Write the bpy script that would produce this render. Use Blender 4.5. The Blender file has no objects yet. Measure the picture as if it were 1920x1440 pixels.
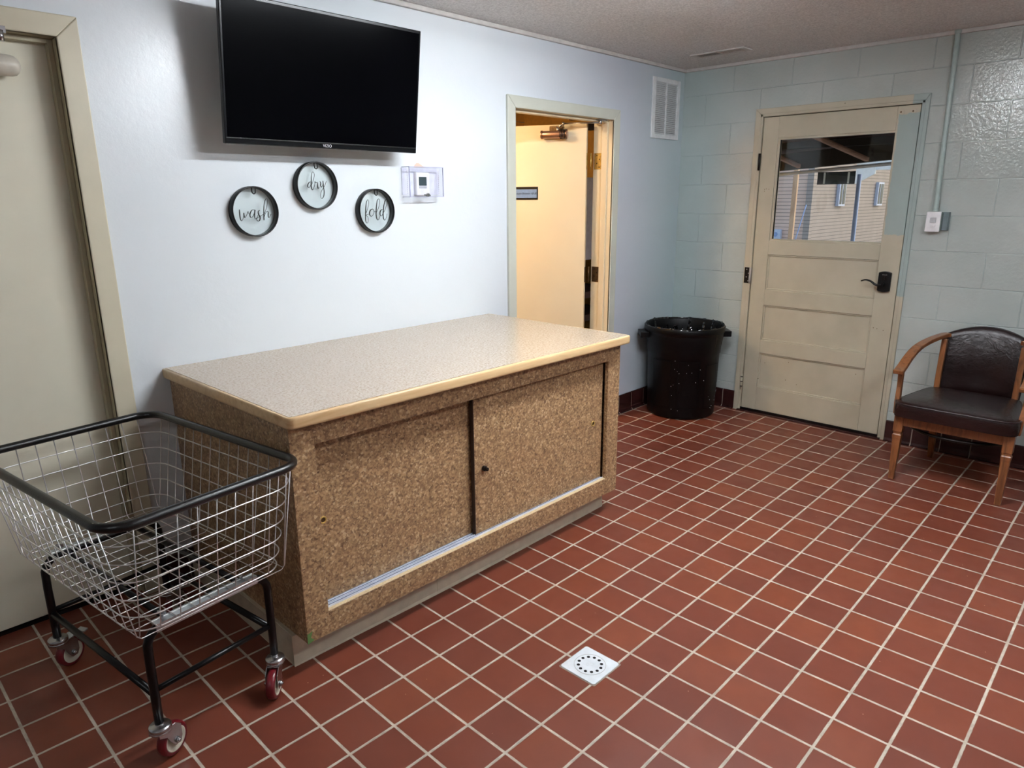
import bpy, bmesh, math, random
from mathutils import Vector, Matrix
random.seed(7)
SC = bpy.context.scene
COL = SC.collection
pi = math.pi

# ------------------------------------------------------------------ layout constants (metres)
T = 0.16                 # tile pitch along x
TY = 0.16 * 1.00957      # tile pitch along y
WX, WY, CZ = 3.90, 1.00, 2.425     # far wall plane, left wall plane, ceiling height
XB, YB = -5.2, -4.6                # the walls behind the camera
def fz(x, y):            # the floor falls gently towards the drain
    return -0.04057 * math.exp(-((x - 0.88) ** 2 + (y + 0.727) ** 2) / 1.9075 ** 2)

# ------------------------------------------------------------------ colour and materials
def lin(c):
    c = c / 255.0
    return c / 12.92 if c <= 0.04045 else ((c + 0.055) / 1.055) ** 2.4
def rgb(r, g, b): return (lin(r), lin(g), lin(b), 1.0)

class NT:
    def __init__(s, name):
        s.m = bpy.data.materials.new(name); s.m.use_nodes = True
        s.t = s.m.node_tree; s.t.nodes.clear()
        s.out = s.n('ShaderNodeOutputMaterial')
        s.b = s.n('ShaderNodeBsdfPrincipled')
        s.l(s.b.outputs[0], s.out.inputs[0])
    def n(s, t, **k):
        x = s.t.nodes.new(t)
        for a, v in k.items(): setattr(x, a, v)
        return x
    def l(s, a, b): s.t.links.new(a, b)
    def val(s, sock, v):
        if isinstance(v, bpy.types.NodeSocket): s.l(v, sock)
        else: sock.default_value = v
    def math(s, op, a, b=None, c=None, clamp=False):
        x = s.n('ShaderNodeMath', operation=op); x.use_clamp = clamp
        s.val(x.inputs[0], a)
        if b is not None: s.val(x.inputs[1], b)
        if c is not None: s.val(x.inputs[2], c)
        return x.outputs[0]
    def geo(s):
        g = s.n('ShaderNodeNewGeometry'); x = s.n('ShaderNodeSeparateXYZ'); s.l(g.outputs['Position'], x.inputs[0])
        return g.outputs['Position'], x.outputs[0], x.outputs[1], x.outputs[2]
    def obj(s):
        return s.n('ShaderNodeTexCoord').outputs['Object']
    def noise(s, scale, detail=2, rough=.5, vec=None, dist=0):
        x = s.n('ShaderNodeTexNoise'); x.inputs['Scale'].default_value = scale
        x.inputs['Detail'].default_value = detail; x.inputs['Roughness'].default_value = rough
        x.inputs['Distortion'].default_value = dist
        s.l(vec if vec is not None else s.geo()[0], x.inputs['Vector'])
        return x.outputs[0]
    def ramp(s, fac, stops, interp='LINEAR'):
        x = s.n('ShaderNodeValToRGB'); x.color_ramp.interpolation = interp
        e = x.color_ramp.elements
        while len(e) < len(stops): e.new(.5)
        for k, (p, c) in enumerate(stops): e[k].position = p; e[k].color = c
        s.l(fac, x.inputs[0]); return x.outputs[0]
    def mix(s, f, a, b, mode='MIX'):
        x = s.n('ShaderNodeMix', data_type='RGBA', blend_type=mode)
        s.val(x.inputs[0], f); s.val(x.inputs[6], a); s.val(x.inputs[7], b)
        return x.outputs[2]
    def bump(s, h, strength=.3, dist=.002, normal=None):
        x = s.n('ShaderNodeBump'); x.inputs['Strength'].default_value = strength
        x.inputs['Distance'].default_value = dist; s.l(h, x.inputs['Height'])
        if normal is not None: s.l(normal, x.inputs['Normal'])
        return x.outputs[0]
    def set(s, color=None, rough=None, metal=None, normal=None, coat=None, spec=None, **k):
        if color is not None: s.val(s.b.inputs['Base Color'], color)
        if rough is not None: s.val(s.b.inputs['Roughness'], rough)
        if metal is not None: s.val(s.b.inputs['Metallic'], metal)
        if normal is not None: s.l(normal, s.b.inputs['Normal'])
        if coat is not None: s.b.inputs['Coat Weight'].default_value = coat; s.b.inputs['Coat Roughness'].default_value = k.get('coatr', .1)
        if spec is not None: s.b.inputs['Specular IOR Level'].default_value = spec
        return s.m

def simple(name, col, rough=.5, metal=0, nscale=None, namt=.08, bump=None, coat=None, spec=None, coatr=.1):
    """plain surface with a faint procedural variation"""
    q = NT(name); c = col
    n = q.noise(nscale or 25, 3)
    dark = tuple(x * (1 - namt) for x in col[:3]) + (1,); lite = tuple(min(1, x * (1 + namt)) for x in col[:3]) + (1,)
    c = q.ramp(n, [(.3, dark), (.7, lite)])
    nm = None
    if bump: nm = q.bump(q.noise(bump[0], 2), bump[1], bump[2])
    return q.set(c, rough, metal, nm, coat, spec, coatr=coatr)

def emis(name, col, st):
    q = NT(name); q.b.inputs['Base Color'].default_value = col
    q.b.inputs['Emission Color'].default_value = col; q.b.inputs['Emission Strength'].default_value = st
    return q.m

def m_floor():
    q = NT('quarry_tile'); P, x, y, z = q.geo()
    u = q.math('DIVIDE', x, T); v = q.math('DIVIDE', y, TY)
    def edge(w, pitch):
        f = q.math('FRACT', w); g = q.math('SUBTRACT', 1.0, f); m = q.math('MINIMUM', f, g)
        return q.math('MULTIPLY', m, pitch)
    wob = q.math('MULTIPLY', q.math('SUBTRACT', q.noise(60, 2), .5), .0022)
    d = q.math('ADD', q.math('MINIMUM', edge(u, T), edge(v, TY)), wob)
    grout = q.math('SUBTRACT', 1.0, q.math('DIVIDE', q.math('SUBTRACT', d, .0038), .0010, clamp=True))
    cid = q.n('ShaderNodeCombineXYZ'); q.l(q.math('FLOOR', u), cid.inputs[0]); q.l(q.math('FLOOR', v), cid.inputs[1])
    wn = q.n('ShaderNodeTexWhiteNoise', noise_dimensions='3D'); q.l(cid.outputs[0], wn.inputs[0])
    tile = q.ramp(wn.outputs[0], [(0, rgb(113, 58, 42)), (.35, rgb(119, 60, 42)), (.7, rgb(123, 62, 42)), (1, rgb(132, 68, 43))])
    cloud = q.noise(9, 4, .6)
    tile = q.mix(q.math('MULTIPLY', cloud, .45), tile, rgb(99, 45, 35))
    # lint and grit specks
    vor = q.n('ShaderNodeTexVoronoi'); vor.inputs['Scale'].default_value = 26; q.l(P, vor.inputs['Vector'])
    wn2 = q.n('ShaderNodeTexWhiteNoise', noise_dimensions='3D'); q.l(vor.outputs['Color'], wn2.inputs[0])
    sp = q.math('MULTIPLY', q.math('LESS_THAN', vor.outputs['Distance'], .045), q.math('GREATER_THAN', wn2.outputs[0], .82))
    tile = q.mix(q.math('MULTIPLY', sp, .75), tile, rgb(214, 180, 150))
    gcol = q.ramp(q.noise(30, 4, .6), [(.3, rgb(160, 150, 136)), (.6, rgb(192, 182, 166)), (.8, rgb(206, 198, 182))])
    col = q.mix(grout, tile, gcol)
    h = q.math('MULTIPLY', q.math('DIVIDE', q.math('SUBTRACT', d, .002), .004, clamp=True), 1.0)
    nm = q.bump(h, .6, .002)
    nm = q.bump(q.noise(240, 2), .06, .001, nm)
    r = q.ramp(q.noise(14, 3), [(.3, (.36,) * 3 + (1,)), (.75, (.5,) * 3 + (1,))])
    r = q.mix(grout, r, (.8, .8, .8, 1))
    return q.set(col, r, 0, nm, spec=.45)

def m_wall_left():
    q = NT('lavender_white_paint'); P, x, y, z = q.geo()
    nm = q.bump(q.noise(38, 4, .6), .22, .003)
    nm = q.bump(q.noise(150, 3, .6), .14, .0012, nm)
    # colour turns greyer and bluer towards the corner
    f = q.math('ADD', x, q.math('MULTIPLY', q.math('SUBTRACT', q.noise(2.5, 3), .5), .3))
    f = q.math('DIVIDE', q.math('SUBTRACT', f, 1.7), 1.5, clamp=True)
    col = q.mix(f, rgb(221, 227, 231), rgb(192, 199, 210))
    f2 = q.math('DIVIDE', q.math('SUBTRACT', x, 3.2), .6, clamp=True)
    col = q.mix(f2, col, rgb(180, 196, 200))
    return q.set(col, .24, 0, nm, spec=.5)

def m_block():
    q = NT('painted_block'); P, x, y, z = q.geo()
    cc = q.n('ShaderNodeCombineXYZ')
    q.l(q.math('SUBTRACT', 10 * .4075 + .612, y), cc.inputs[0]); q.l(q.math('SUBTRACT', z, .809 - .205 * 4), cc.inputs[1])
    # small waviness so the joints are not ruler straight
    br = q.n('ShaderNodeTexBrick'); br.offset = .5; br.offset_frequency = 2; br.squash = 1
    br.inputs['Scale'].default_value = 1; br.inputs['Brick Width'].default_value = .4075; br.inputs['Row Height'].default_value = .205
    br.inputs['Mortar Size'].default_value = .0035; br.inputs['Mortar Smooth'].default_value = .6
    wv = q.n('ShaderNodeVectorMath', operation='ADD'); q.l(cc.outputs[0], wv.inputs[0])
    ns = q.n('ShaderNodeTexNoise'); ns.inputs['Scale'].default_value = 9; q.l(P, ns.inputs['Vector'])
    sc = q.n('ShaderNodeVectorMath', operation='SCALE'); q.l(ns.outputs['Color'], sc.inputs[0]); sc.inputs['Scale'].default_value = .006
    q.l(sc.outputs[0], wv.inputs[1]); q.l(wv.outputs[0], br.inputs['Vector'])
    m = br.outputs['Fac']
    pores = q.noise(62, 2, .5)
    col = q.ramp(q.noise(3, 3), [(.3, rgb(174, 182, 178)), (.7, rgb(184, 191, 187))])
    # aqua tint mixed in towards the corner
    fy = q.math('DIVIDE', q.math('SUBTRACT', y, .5), .35, clamp=True)
    col = q.mix(q.math('MULTIPLY', fy, .4), col, rgb(164, 190, 192))
    col = q.mix(q.math('MULTIPLY', m, .35), col, rgb(190, 206, 204))
    h = q.math('SUBTRACT', 1.0, m)
    nm = q.bump(h, .8, .004)
    nm = q.bump(pores, .62, .003, nm)
    return q.set(col, .16, 0, nm, spec=.5)

def m_ceiling():
    q = NT('stippled_ceiling')
    n = q.noise(95, 3, .7); n2 = q.noise(260, 2, .7)
    col = q.ramp(n, [(.35, rgb(200, 198, 196)), (.65, rgb(236, 234, 232))])
    nm = q.bump(n, 1.0, .006); nm = q.bump(n2, .5, .002, nm)
    return q.set(col, .9, 0, nm)

def m_cork():
    q = NT('cork_pattern_laminate')
    oi = q.n('ShaderNodeObjectInfo'); ad = q.n('ShaderNodeVectorMath', operation='ADD'); sl = q.n('ShaderNodeVectorMath', operation='SCALE')
    cx_ = q.n('ShaderNodeCombineXYZ'); q.l(oi.outputs['Random'], cx_.inputs[0]); q.l(oi.outputs['Random'], cx_.inputs[2]); q.l(cx_.outputs[0], sl.inputs[0]); sl.inputs['Scale'].default_value = 7
    q.l(q.obj(), ad.inputs[0]); q.l(sl.outputs[0], ad.inputs[1]); P = ad.outputs[0]
    big = q.noise(7, 4, .6, P)
    v = q.n('ShaderNodeTexVoronoi'); v.inputs['Scale'].default_value = 135; v.inputs['Randomness'].default_value = 1; q.l(P, v.inputs['Vector'])
    cs = q.n('ShaderNodeSeparateColor'); q.l(v.outputs['Color'], cs.inputs[0])
    c1 = q.ramp(cs.outputs[0], [(0, rgb(92, 64, 44)), (.28, rgb(134, 100, 70)), (.6, rgb(174, 139, 100)), (.88, rgb(202, 168, 124)), (.95, rgb(232, 206, 166))])
    n = q.noise(55, 5, .7, P, .6)
    c2 = q.ramp(n, [(.36, rgb(88, 62, 44)), (.47, rgb(152, 120, 88)), (.6, rgb(190, 158, 118))])
    col = q.mix(.5, c1, c2)
    fl = q.ramp(q.noise(130, 3, .6, P), [(.3, (1, 1, 1, 1)), (.4, (0, 0, 0, 1))])
    col = q.mix(q.math('MULTIPLY', fl, .75), col, rgb(66, 44, 30))
    col = q.mix(q.math('MULTIPLY', big, .22), col, rgb(134, 102, 72))
    return q.set(col, .36, 0, q.bump(n, .05, .001), spec=.45)

def m_top():
    q = NT('speckled_beige_laminate'); P = q.obj()
    n = q.noise(120, 4, .8, P, .4)
    c = q.ramp(n, [(.36, rgb(134, 112, 92)), (.46, rgb(190, 172, 150)), (.58, rgb(210, 193, 172)), (.72, rgb(226, 213, 196))])
    c = q.mix(q.math('MULTIPLY', q.noise(9, 4, .6, P), .25), c, rgb(160, 140, 120))
    return q.set(c, .2, 0, spec=.5)

def m_wood(name, dark, lite, axis='X', scale=14, rough=.4, stretch=.08, coat=.2):
    q = NT(name); P = q.obj()
    mp = q.n('ShaderNodeMapping'); q.l(P, mp.inputs['Vector'])
    s = [1, 1, 1]; s['XYZ'.index(axis)] = stretch; mp.inputs['Scale'].default_value = s
    n = q.noise(scale, 5, .6, mp.outputs[0], 1.2)
    n2 = q.noise(scale * 7, 3, .6, mp.outputs[0])
    c = q.ramp(n, [(.3, dark), (.55, lite), (.7, tuple(.5 * (a + b) for a, b in zip(dark, lite)))])
    c = q.mix(q.math('MULTIPLY', n2, .3), c, dark)
    return q.set(c, rough, 0, q.bump(n2, .05, .001), coat=coat)

def m_leather():
    q = NT('oxblood_vinyl')
    v = q.n('ShaderNodeTexVoronoi'); v.inputs['Scale'].default_value = 220; q.l(q.obj(), v.inputs['Vector'])
    nm = q.bump(v.outputs['Distance'], .12, .001)
    nm = q.bump(q.noise(28, 5, .65, q.obj(), 1.5), .35, .006, nm)
    c = q.ramp(q.noise(8, 3, .5, q.obj()), [(.3, rgb(26, 13, 13)), (.7, rgb(36, 19, 18))])
    return q.set(c, .27, 0, nm, spec=.42)

def m_glass(name, tint, gloss=.07):
    q = NT(name); q.t.nodes.remove(q.b)
    tr = q.n('ShaderNodeBsdfTransparent'); tr.inputs[0].default_value = tint
    gl = q.n('ShaderNodeBsdfGlossy'); gl.inputs['Roughness'].default_value = .02
    lw_ = q.n('ShaderNodeLayerWeight'); lw_.inputs[0].default_value = .5
    sch = q.math('MULTIPLY_ADD', q.math('POWER', lw_.outputs['Facing'], 4.0), .5, .025)
    mx = q.n('ShaderNodeMixShader'); q.l(sch, mx.inputs[0]); q.l(tr.outputs[0], mx.inputs[1]); q.l(gl.outputs[0], mx.inputs[2])
    q.l(mx.outputs[0], q.out.inputs[0]); return q.m

def m_exterior_door():
    """cream gloss with a grey-green test coat over the lock side"""
    q = NT('cream_paint_with_green_patch'); P, x, y, z = q.geo()
    wob = q.math('MULTIPLY', q.math('SUBTRACT', q.noise(11, 4, .7), .5), .07)
    yy = q.math('ADD', y, q.math('MULTIPLY', wob, .4)); zz = q.math('ADD', z, wob)
    # on the leaf: z above 1.30 and below 2.02, right of the glass
    a = q.math('MULTIPLY', q.math('LESS_THAN', yy, -.462), q.math('GREATER_THAN', zz, 1.31))
    a = q.math('MULTIPLY', a, q.math('LESS_THAN', zz, 2.005))
    b = q.math('MULTIPLY', q.math('LESS_THAN', y, -.5785), q.math('GREATER_THAN', zz, .93))
    c = q.math('MULTIPLY', q.math('GREATER_THAN', z, 2.057), q.math('LESS_THAN', yy, -.53))
    # soft repaint low on the hinge side
    m = q.math('MAXIMUM', q.math('MAXIMUM', a, b), c)
    base = q.ramp(q.noise(7, 4), [(.3, rgb(180, 173, 152)), (.7, rgb(190, 182, 161))])
    v = q.n('ShaderNodeTexVoronoi'); v.inputs['Scale'].default_value = 9; q.l(P, v.inputs['Vector'])
    wn = q.n('ShaderNodeTexWhiteNoise', noise_dimensions='3D'); q.l(v.outputs['Color'], wn.inputs[0])
    chip = q.math('MULTIPLY', q.math('LESS_THAN', v.outputs['Distance'], .035), q.math('GREATER_THAN', wn.outputs[0], .8))
    base = q.mix(chip, base, rgb(92, 80, 62))
    col = q.mix(m, base, rgb(158, 172, 168))
    return q.set(col, .38, 0, q.bump(q.noise(60, 3), .08, .001))

def m_siding(c1, c2, axis=2, pitch=.088):
    q = NT('lap_siding'); P, x, y, z = q.geo()
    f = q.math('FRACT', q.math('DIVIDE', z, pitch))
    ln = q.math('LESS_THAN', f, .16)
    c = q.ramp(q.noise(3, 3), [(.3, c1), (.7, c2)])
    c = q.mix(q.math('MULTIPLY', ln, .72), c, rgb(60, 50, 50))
    return q.set(c, .6, 0, q.bump(f, .4, .01))

M = {}
M['floor'] = m_floor(); M['wall'] = m_wall_left(); M['block'] = m_block(); M['ceil'] = m_ceiling()
M['back_wall'] = simple('pale_green_back_wall', rgb(196, 204, 204), .5, bump=(40, .2, .003))
M['cove'] = simple('white_cove_trim', rgb(196, 192, 188), .6)
M['cork'] = m_cork(); M['top'] = m_top()
M['oak_edge'] = m_wood('pale_oak_edge', rgb(204, 162, 110), rgb(232, 200, 152), 'X', 22, .35, .06)
M['raw_edge'] = simple('worn_particle_edge', rgb(214, 190, 152), .6, nscale=150, namt=.15)
M['toe'] = simple('cream_vinyl_base', rgb(200, 188, 166), .45)
M['cream'] = simple('cream_door_paint', rgb(224, 219, 198), .42, nscale=5, namt=.03, bump=(55, .08, .001))
M['cream_frame'] = simple('cream_frame_paint', rgb(204, 197, 174), .35, nscale=6, namt=.04, bump=(45, .12, .0015))
M['stop'] = simple('olive_stop_paint', rgb(180, 172, 144), .4, nscale=8, namt=.05)
M['green_frame'] = simple('grey_green_frame_paint', rgb(196, 198, 186), .35, nscale=6, namt=.04)
M['tan_door'] = simple('ivory_door_paint', rgb(220, 206, 176), .4, nscale=4, namt=.02)
M['ext'] = m_exterior_door()
M['alu'] = simple('brushed_aluminium', rgb(226, 230, 240), .3, .35)
M['zinc'] = simple('zinc_plated_steel', rgb(186, 186, 188), .25, 1.0, nscale=60)
M['chrome_wire'] = simple('bright_wire', rgb(216, 214, 214), .3, .85)
M['bracket'] = simple('galvanised_bracket', rgb(188, 194, 198), .35, .9)
M['blackpaint'] = simple('black_enamel_tube', rgb(5, 5, 7), .3, 0, spec=.35)
M['blackvinyl'] = simple('black_vinyl_wrap', rgb(6, 7, 9), .3, 0, bump=(260, .35, .0015), spec=.6)
M['black'] = simple('black_plastic', rgb(7, 7, 9), .35, spec=.35)
M['darkmetal'] = simple('dark_bronze', rgb(34, 29, 27), .35, .6)
M['screen'] = simple('glossy_screen', rgb(2, 2, 4), .15, 0, spec=.06)
M['bezel'] = simple('black_bezel', rgb(8, 9, 13), .22, 0, spec=.4)
M['white_plastic'] = simple('white_plastic', rgb(240, 240, 242), .35)
M['grey_plastic'] = simple('light_grey_plastic', rgb(190, 192, 196), .4)
M['lcd'] = simple('lcd_green', rgb(66, 80, 82), .2)
M['red'] = simple('red_polyurethane', rgb(104, 12, 24), .3, 0, spec=.6)
M['wheel_hub'] = simple('ivory_wheel_core', rgb(196, 188, 170), .4)
M['bin'] = simple('black_bin_plastic', rgb(4, 4, 6), .42, nscale=12, namt=.25, bump=(60, .1, .001), spec=.22)
M['chairwood'] = m_wood('walnut_brown_beech', rgb(96, 54, 28), rgb(146, 92, 52), 'Z', 30, .35, .12, .3)
M['leather'] = m_leather()
M['piping'] = simple('dark_piping', rgb(40, 25, 26), .3)
M['base_tile'] = simple('dark_glazed_quarry', rgb(54, 28, 27), .2, nscale=12, namt=.2)
M['grout'] = simple('grout_line', rgb(150, 136, 124), .8)
M['brass'] = simple('aged_brass', rgb(186, 154, 84), .35, .6, nscale=60, namt=.25)
M['bronze'] = simple('antique_bronze_hinge', rgb(96, 76, 52), .4, .8, nscale=60, namt=.3)
M['vent'] = simple('white_vent_enamel', rgb(222, 226, 228), .4)
M['vent_dark'] = simple('vent_shadow_lining', rgb(74, 70, 66), .8)
M['conduit'] = simple('painted_conduit', rgb(168, 184, 180), .32)
M['closer'] = simple('bronze_closer', rgb(170, 132, 112), .3, .85)
M['closer_white'] = simple('cream_closer_cover', rgb(206, 200, 186), .35)
M['drain'] = simple('white_drain_plate', rgb(226, 232, 236), .35)
M['ink'] = simple('black_ink', rgb(12, 12, 14), .4)
M['sign_blue'] = simple('blue_sign_paper', rgb(112, 140, 180), .5, nscale=60, namt=.1)
M['white_mark'] = simple('pale_mark', rgb(206, 206, 214), .5)
M['green_tape'] = simple('green_tape', rgb(96, 134, 74), .6)
M['yellow_block'] = simple('warm_yellow_block', rgb(226, 178, 92), .5, bump=(60, .3, .003))
M['inner_white'] = simple('inner_room_white', rgb(196, 196, 214), .5)
M['glass'] = m_glass('clear_glass', (.93, .96, .95, 1))
M['guard'] = m_glass('clear_guard', (.975, .975, .99, 1))
M['tint'] = m_glass('pale_green_glass', (.975, .99, .985, 1))
M['liner'] = simple('black_bin_liner', rgb(5, 5, 7), .12, 0, spec=.9, bump=(24, .6, .03))
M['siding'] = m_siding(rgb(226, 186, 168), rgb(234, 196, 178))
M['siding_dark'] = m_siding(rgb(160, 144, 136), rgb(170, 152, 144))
M['ext_white'] = simple('white_exterior_trim', rgb(200, 206, 226), .5)
M['cedar'] = m_wood('cedar_post', rgb(186, 140, 104), rgb(214, 172, 136), 'Z', 14, .6, .1, 0)
M['porch_dark'] = simple('dark_porch_boards', rgb(72, 48, 44), .8, nscale=6, namt=.3)
M['porch_beam'] = simple('dark_stained_beam', rgb(36, 30, 32), .8)
M['rafter'] = m_wood('raw_brace', rgb(120, 84, 66), rgb(160, 118, 94), 'X', 12, .7, .1, 0)
M['ext_ground'] = simple('grey_yard_concrete', rgb(140, 138, 134), .9)
M['winglass'] = simple('dark_window_glass', rgb(50, 66, 76), .5, nscale=3, namt=.5)
M['downspout'] = simple('blue_grey_downspout', rgb(146, 164, 206), .5)
M['orange'] = simple('bare_plaster_patch', rgb(224, 190, 172), .8)
M['hole'] = simple('dark_hole', rgb(10, 10, 10), .9)
M['tape'] = simple('grey_tape', rgb(170, 165, 160), .6)

# ------------------------------------------------------------------ mesh helpers
def rotm(axis, ang): return Matrix.Rotation(ang, 4, axis)

class MB:
    def __init__(s): s.bm = bmesh.new()
    def box(s, x0, x1, y0, y1, z0, z1, mat=None, mi=0):
        vs = [s.bm.verts.new((x, y, z)) for x in (x0, x1) for y in (y0, y1) for z in (z0, z1)]
        if mat is not None:
            for v in vs: v.co = mat @ v.co
        for f in ((0, 1, 3, 2), (4, 6, 7, 5), (0, 4, 5, 1), (2, 3, 7, 6), (0, 2, 6, 4), (1, 5, 7, 3)):
            fc = s.bm.faces.new([vs[i] for i in f]); fc.material_index = mi
        return s
    def cyl(s, p0, p1, r0, r1=None, n=16, mi=0, cap=True):
        p0, p1 = Vector(p0), Vector(p1); r1 = r0 if r1 is None else r1
        d = (p1 - p0).normalized(); a = d.orthogonal().normalized(); b = d.cross(a)
        r = [[s.bm.verts.new(p + (a * math.cos(t) + b * math.sin(t)) * rr) for t in [2 * pi * k / n for k in range(n)]] for p, rr in ((p0, r0), (p1, r1))]
        for k in range(n):
            f = s.bm.faces.new([r[0][k], r[0][(k + 1) % n], r[1][(k + 1) % n], r[1][k]]); f.material_index = mi; f.smooth = True
        if cap:
            for q in (r[0][::-1], r[1]):
                f = s.bm.faces.new(q); f.material_index = mi
        return s
    def tube(s, pts, r, n=8, closed=False, mi=0, rfun=None):
        pts = [Vector(p) for p in pts]; N = len(pts); rings = []; up = None
        for i, p in enumerate(pts):
            if closed: d = pts[(i + 1) % N] - pts[(i - 1) % N]
            else: d = pts[min(i + 1, N - 1)] - pts[max(i - 1, 0)]
            d.normalize()
            if up is None: up = d.orthogonal().normalized()
            up = (up - d * up.dot(d))
            up = up.normalized() if up.length > 1e-6 else d.orthogonal().normalized()
            b = d.cross(up); rr = r if rfun is None else rfun(i / (N - 1)) * r
            rings.append([s.bm.verts.new(p + (up * math.cos(2 * pi * k / n) + b * math.sin(2 * pi * k / n)) * rr) for k in range(n)])
        M_ = N if closed else N - 1
        for i in range(M_):
            A, B = rings[i], rings[(i + 1) % N]
            off = 0
            if closed and i == N - 1:
                off = min(range(n), key=lambda o: (A[0].co - B[o].co).length)
            for k in range(n):
                f = s.bm.faces.new([A[k], A[(k + 1) % n], B[(k + 1 + off) % n], B[(k + off) % n]]); f.smooth = True; f.material_index = mi
        if not closed:
            s.bm.faces.new(rings[0][::-1]).material_index = mi; s.bm.faces.new(rings[-1]).material_index = mi
        return s
    def lathe(s, prof, c=(0, 0, 0), n=48, mi=0, mat=None, smooth=True):
        rings = []
        for r, z in prof:
            ring = []
            for k in range(n):
                p = Vector((c[0] + r * math.cos(2 * pi * k / n), c[1] + r * math.sin(2 * pi * k / n), c[2] + z))
                if mat is not None: p = mat @ p
                ring.append(s.bm.verts.new(p))
            rings.append(ring)
        for A, B in zip(rings, rings[1:]):
            for k in range(n):
                f = s.bm.faces.new([A[k], A[(k + 1) % n], B[(k + 1) % n], B[k]]); f.smooth = smooth; f.material_index = mi
        return s
    def capring(s, prof, c, n, mi=0): pass
    def prism(s, poly, z0, z1, fn, mi=0):
        """poly: 2-D outline; fn(u,v,w)->Vector"""
        a = [s.bm.verts.new(fn(u, v, z0)) for u, v in poly]; b = [s.bm.verts.new(fn(u, v, z1)) for u, v in poly]
        n = len(poly)
        for k in range(n):
            s.bm.faces.new([a[k], a[(k + 1) % n], b[(k + 1) % n], b[k]]).material_index = mi
        s.bm.faces.new(a[::-1]).material_index = mi; s.bm.faces.new(b).material_index = mi
        return s
    def quadgrid(s, P, mi=0, smooth=True):
        V = [[s.bm.verts.new(p) for p in row] for row in P]
        for i in range(len(V) - 1):
            for j in range(len(V[0]) - 1):
                f = s.bm.faces.new([V[i][j], V[i + 1][j], V[i + 1][j + 1], V[i][j + 1]]); f.smooth = smooth; f.material_index = mi
        return V
    def build(s, name, mats, parent=None, bevel=0, seg=2, loc=None, subsurf=0, solid=0, angle=.6):
        bmesh.ops.recalc_face_normals(s.bm, faces=s.bm.faces)
        me = bpy.data.meshes.new(name); s.bm.to_mesh(me); s.bm.free()
        for m in (mats if isinstance(mats, (list, tuple)) else [mats]): me.materials.append(m)
        o = bpy.data.objects.new(name, me); COL.objects.link(o)
        if solid:
            md = o.modifiers.new('solid', 'SOLIDIFY'); md.thickness = solid; md.offset = -1
        if bevel:
            md = o.modifiers.new('bevel', 'BEVEL'); md.width = bevel; md.segments = seg; md.limit_method = 'ANGLE'; md.angle_limit = angle
        if subsurf:
            md = o.modifiers.new('sub', 'SUBSURF'); md.levels = md.render_levels = subsurf
        if parent is not None:
            o.parent = parent; o.matrix_parent_inverse = parent.matrix_world.inverted() if False else Matrix.Identity(4)
            # meshes are written in world coordinates: undo the parent's own placement
            o.matrix_parent_inverse = WORLD[parent.name].inverted()
        if loc is not None: o.location = loc
        WORLD[o.name] = Matrix.Identity(4) if parent is None or True else None
        return o
WORLD = {}

def tag(o, label=None, cat=None, group=None, kind=None):
    if label: o['label'] = label
    if cat: o['category'] = cat
    if group: o['group'] = group
    if kind: o['kind'] = kind
    return o
def empty(name, loc, rz=0, **k):
    o = bpy.data.objects.new(name, None); COL.objects.link(o); o.empty_display_size = .05
    o.location = loc; o.rotation_euler = (0, 0, rz)
    WORLD[o.name] = Matrix.Translation(Vector(loc)) @ Matrix.Rotation(rz, 4, 'Z')
    return tag(o, **k)
def text_mesh(name, body, size, mat, M4, parent, depth=.0004, align='CENTER', shear=0):
    cu = bpy.data.curves.new(name + '_c', 'FONT'); cu.body = body; cu.size = size; cu.extrude = depth
    cu.align_x = align; cu.align_y = 'CENTER'; cu.shear = shear
    t = bpy.data.objects.new('tmp', cu); COL.objects.link(t)
    dg = bpy.context.evaluated_depsgraph_get()
    me = bpy.data.meshes.new_from_object(t.evaluated_get(dg)); COL.objects.unlink(t); bpy.data.objects.remove(t)
    me.transform(M4); me.materials.clear(); me.materials.append(mat); me.name = name
    o = bpy.data.objects.new(name, me); COL.objects.link(o)
    if parent is not None:
        o.parent = parent; o.matrix_parent_inverse = WORLD[parent.name].inverted()
    WORLD[o.name] = Matrix.Identity(4)
    return o
def bez(p0, p1, p2, n=8):
    p0, p1, p2 = map(Vector, (p0, p1, p2))
    return [(1 - t) ** 2 * p0 + 2 * t * (1 - t) * p1 + t * t * p2 for t in [k / n for k in range(n + 1)]]
def catmull(pts, n=6):
    P = [Vector(p) for p in pts]; out = []
    Q = [P[0] * 2 - P[1]] + P + [P[-1] * 2 - P[-2]]
    for i in range(1, len(Q) - 2):
        a, b, c, d = Q[i - 1:i + 3]
        for k in range(n):
            t = k / n
            out.append(.5 * ((2 * b) + (c - a) * t + (2 * a - 5 * b + 4 * c - d) * t * t + (3 * b - a - 3 * c + d) * t ** 3))
    return out + [P[-1]]

# ------------------------------------------------------------------ the room shell
WT = .14   # wall thickness
def floor_mesh():
    b = MB(); xs = [XB - .1 + k * (WX + .2 - XB) / 60 for k in range(61)]; ys = [YB - .1 + k * (WY + .3 - YB) / 44 for k in range(45)]
    b.quadgrid([[Vector((x, y, fz(x, y))) for y in ys] for x in xs])
    o = b.build('floor', M['floor']); tag(o, kind='structure')
floor_mesh()
tag(MB().box(XB - .1, WX + .14, YB - .1, WY + .14, CZ, CZ + .1).build('ceiling', M['ceil']), kind='structure')
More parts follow.
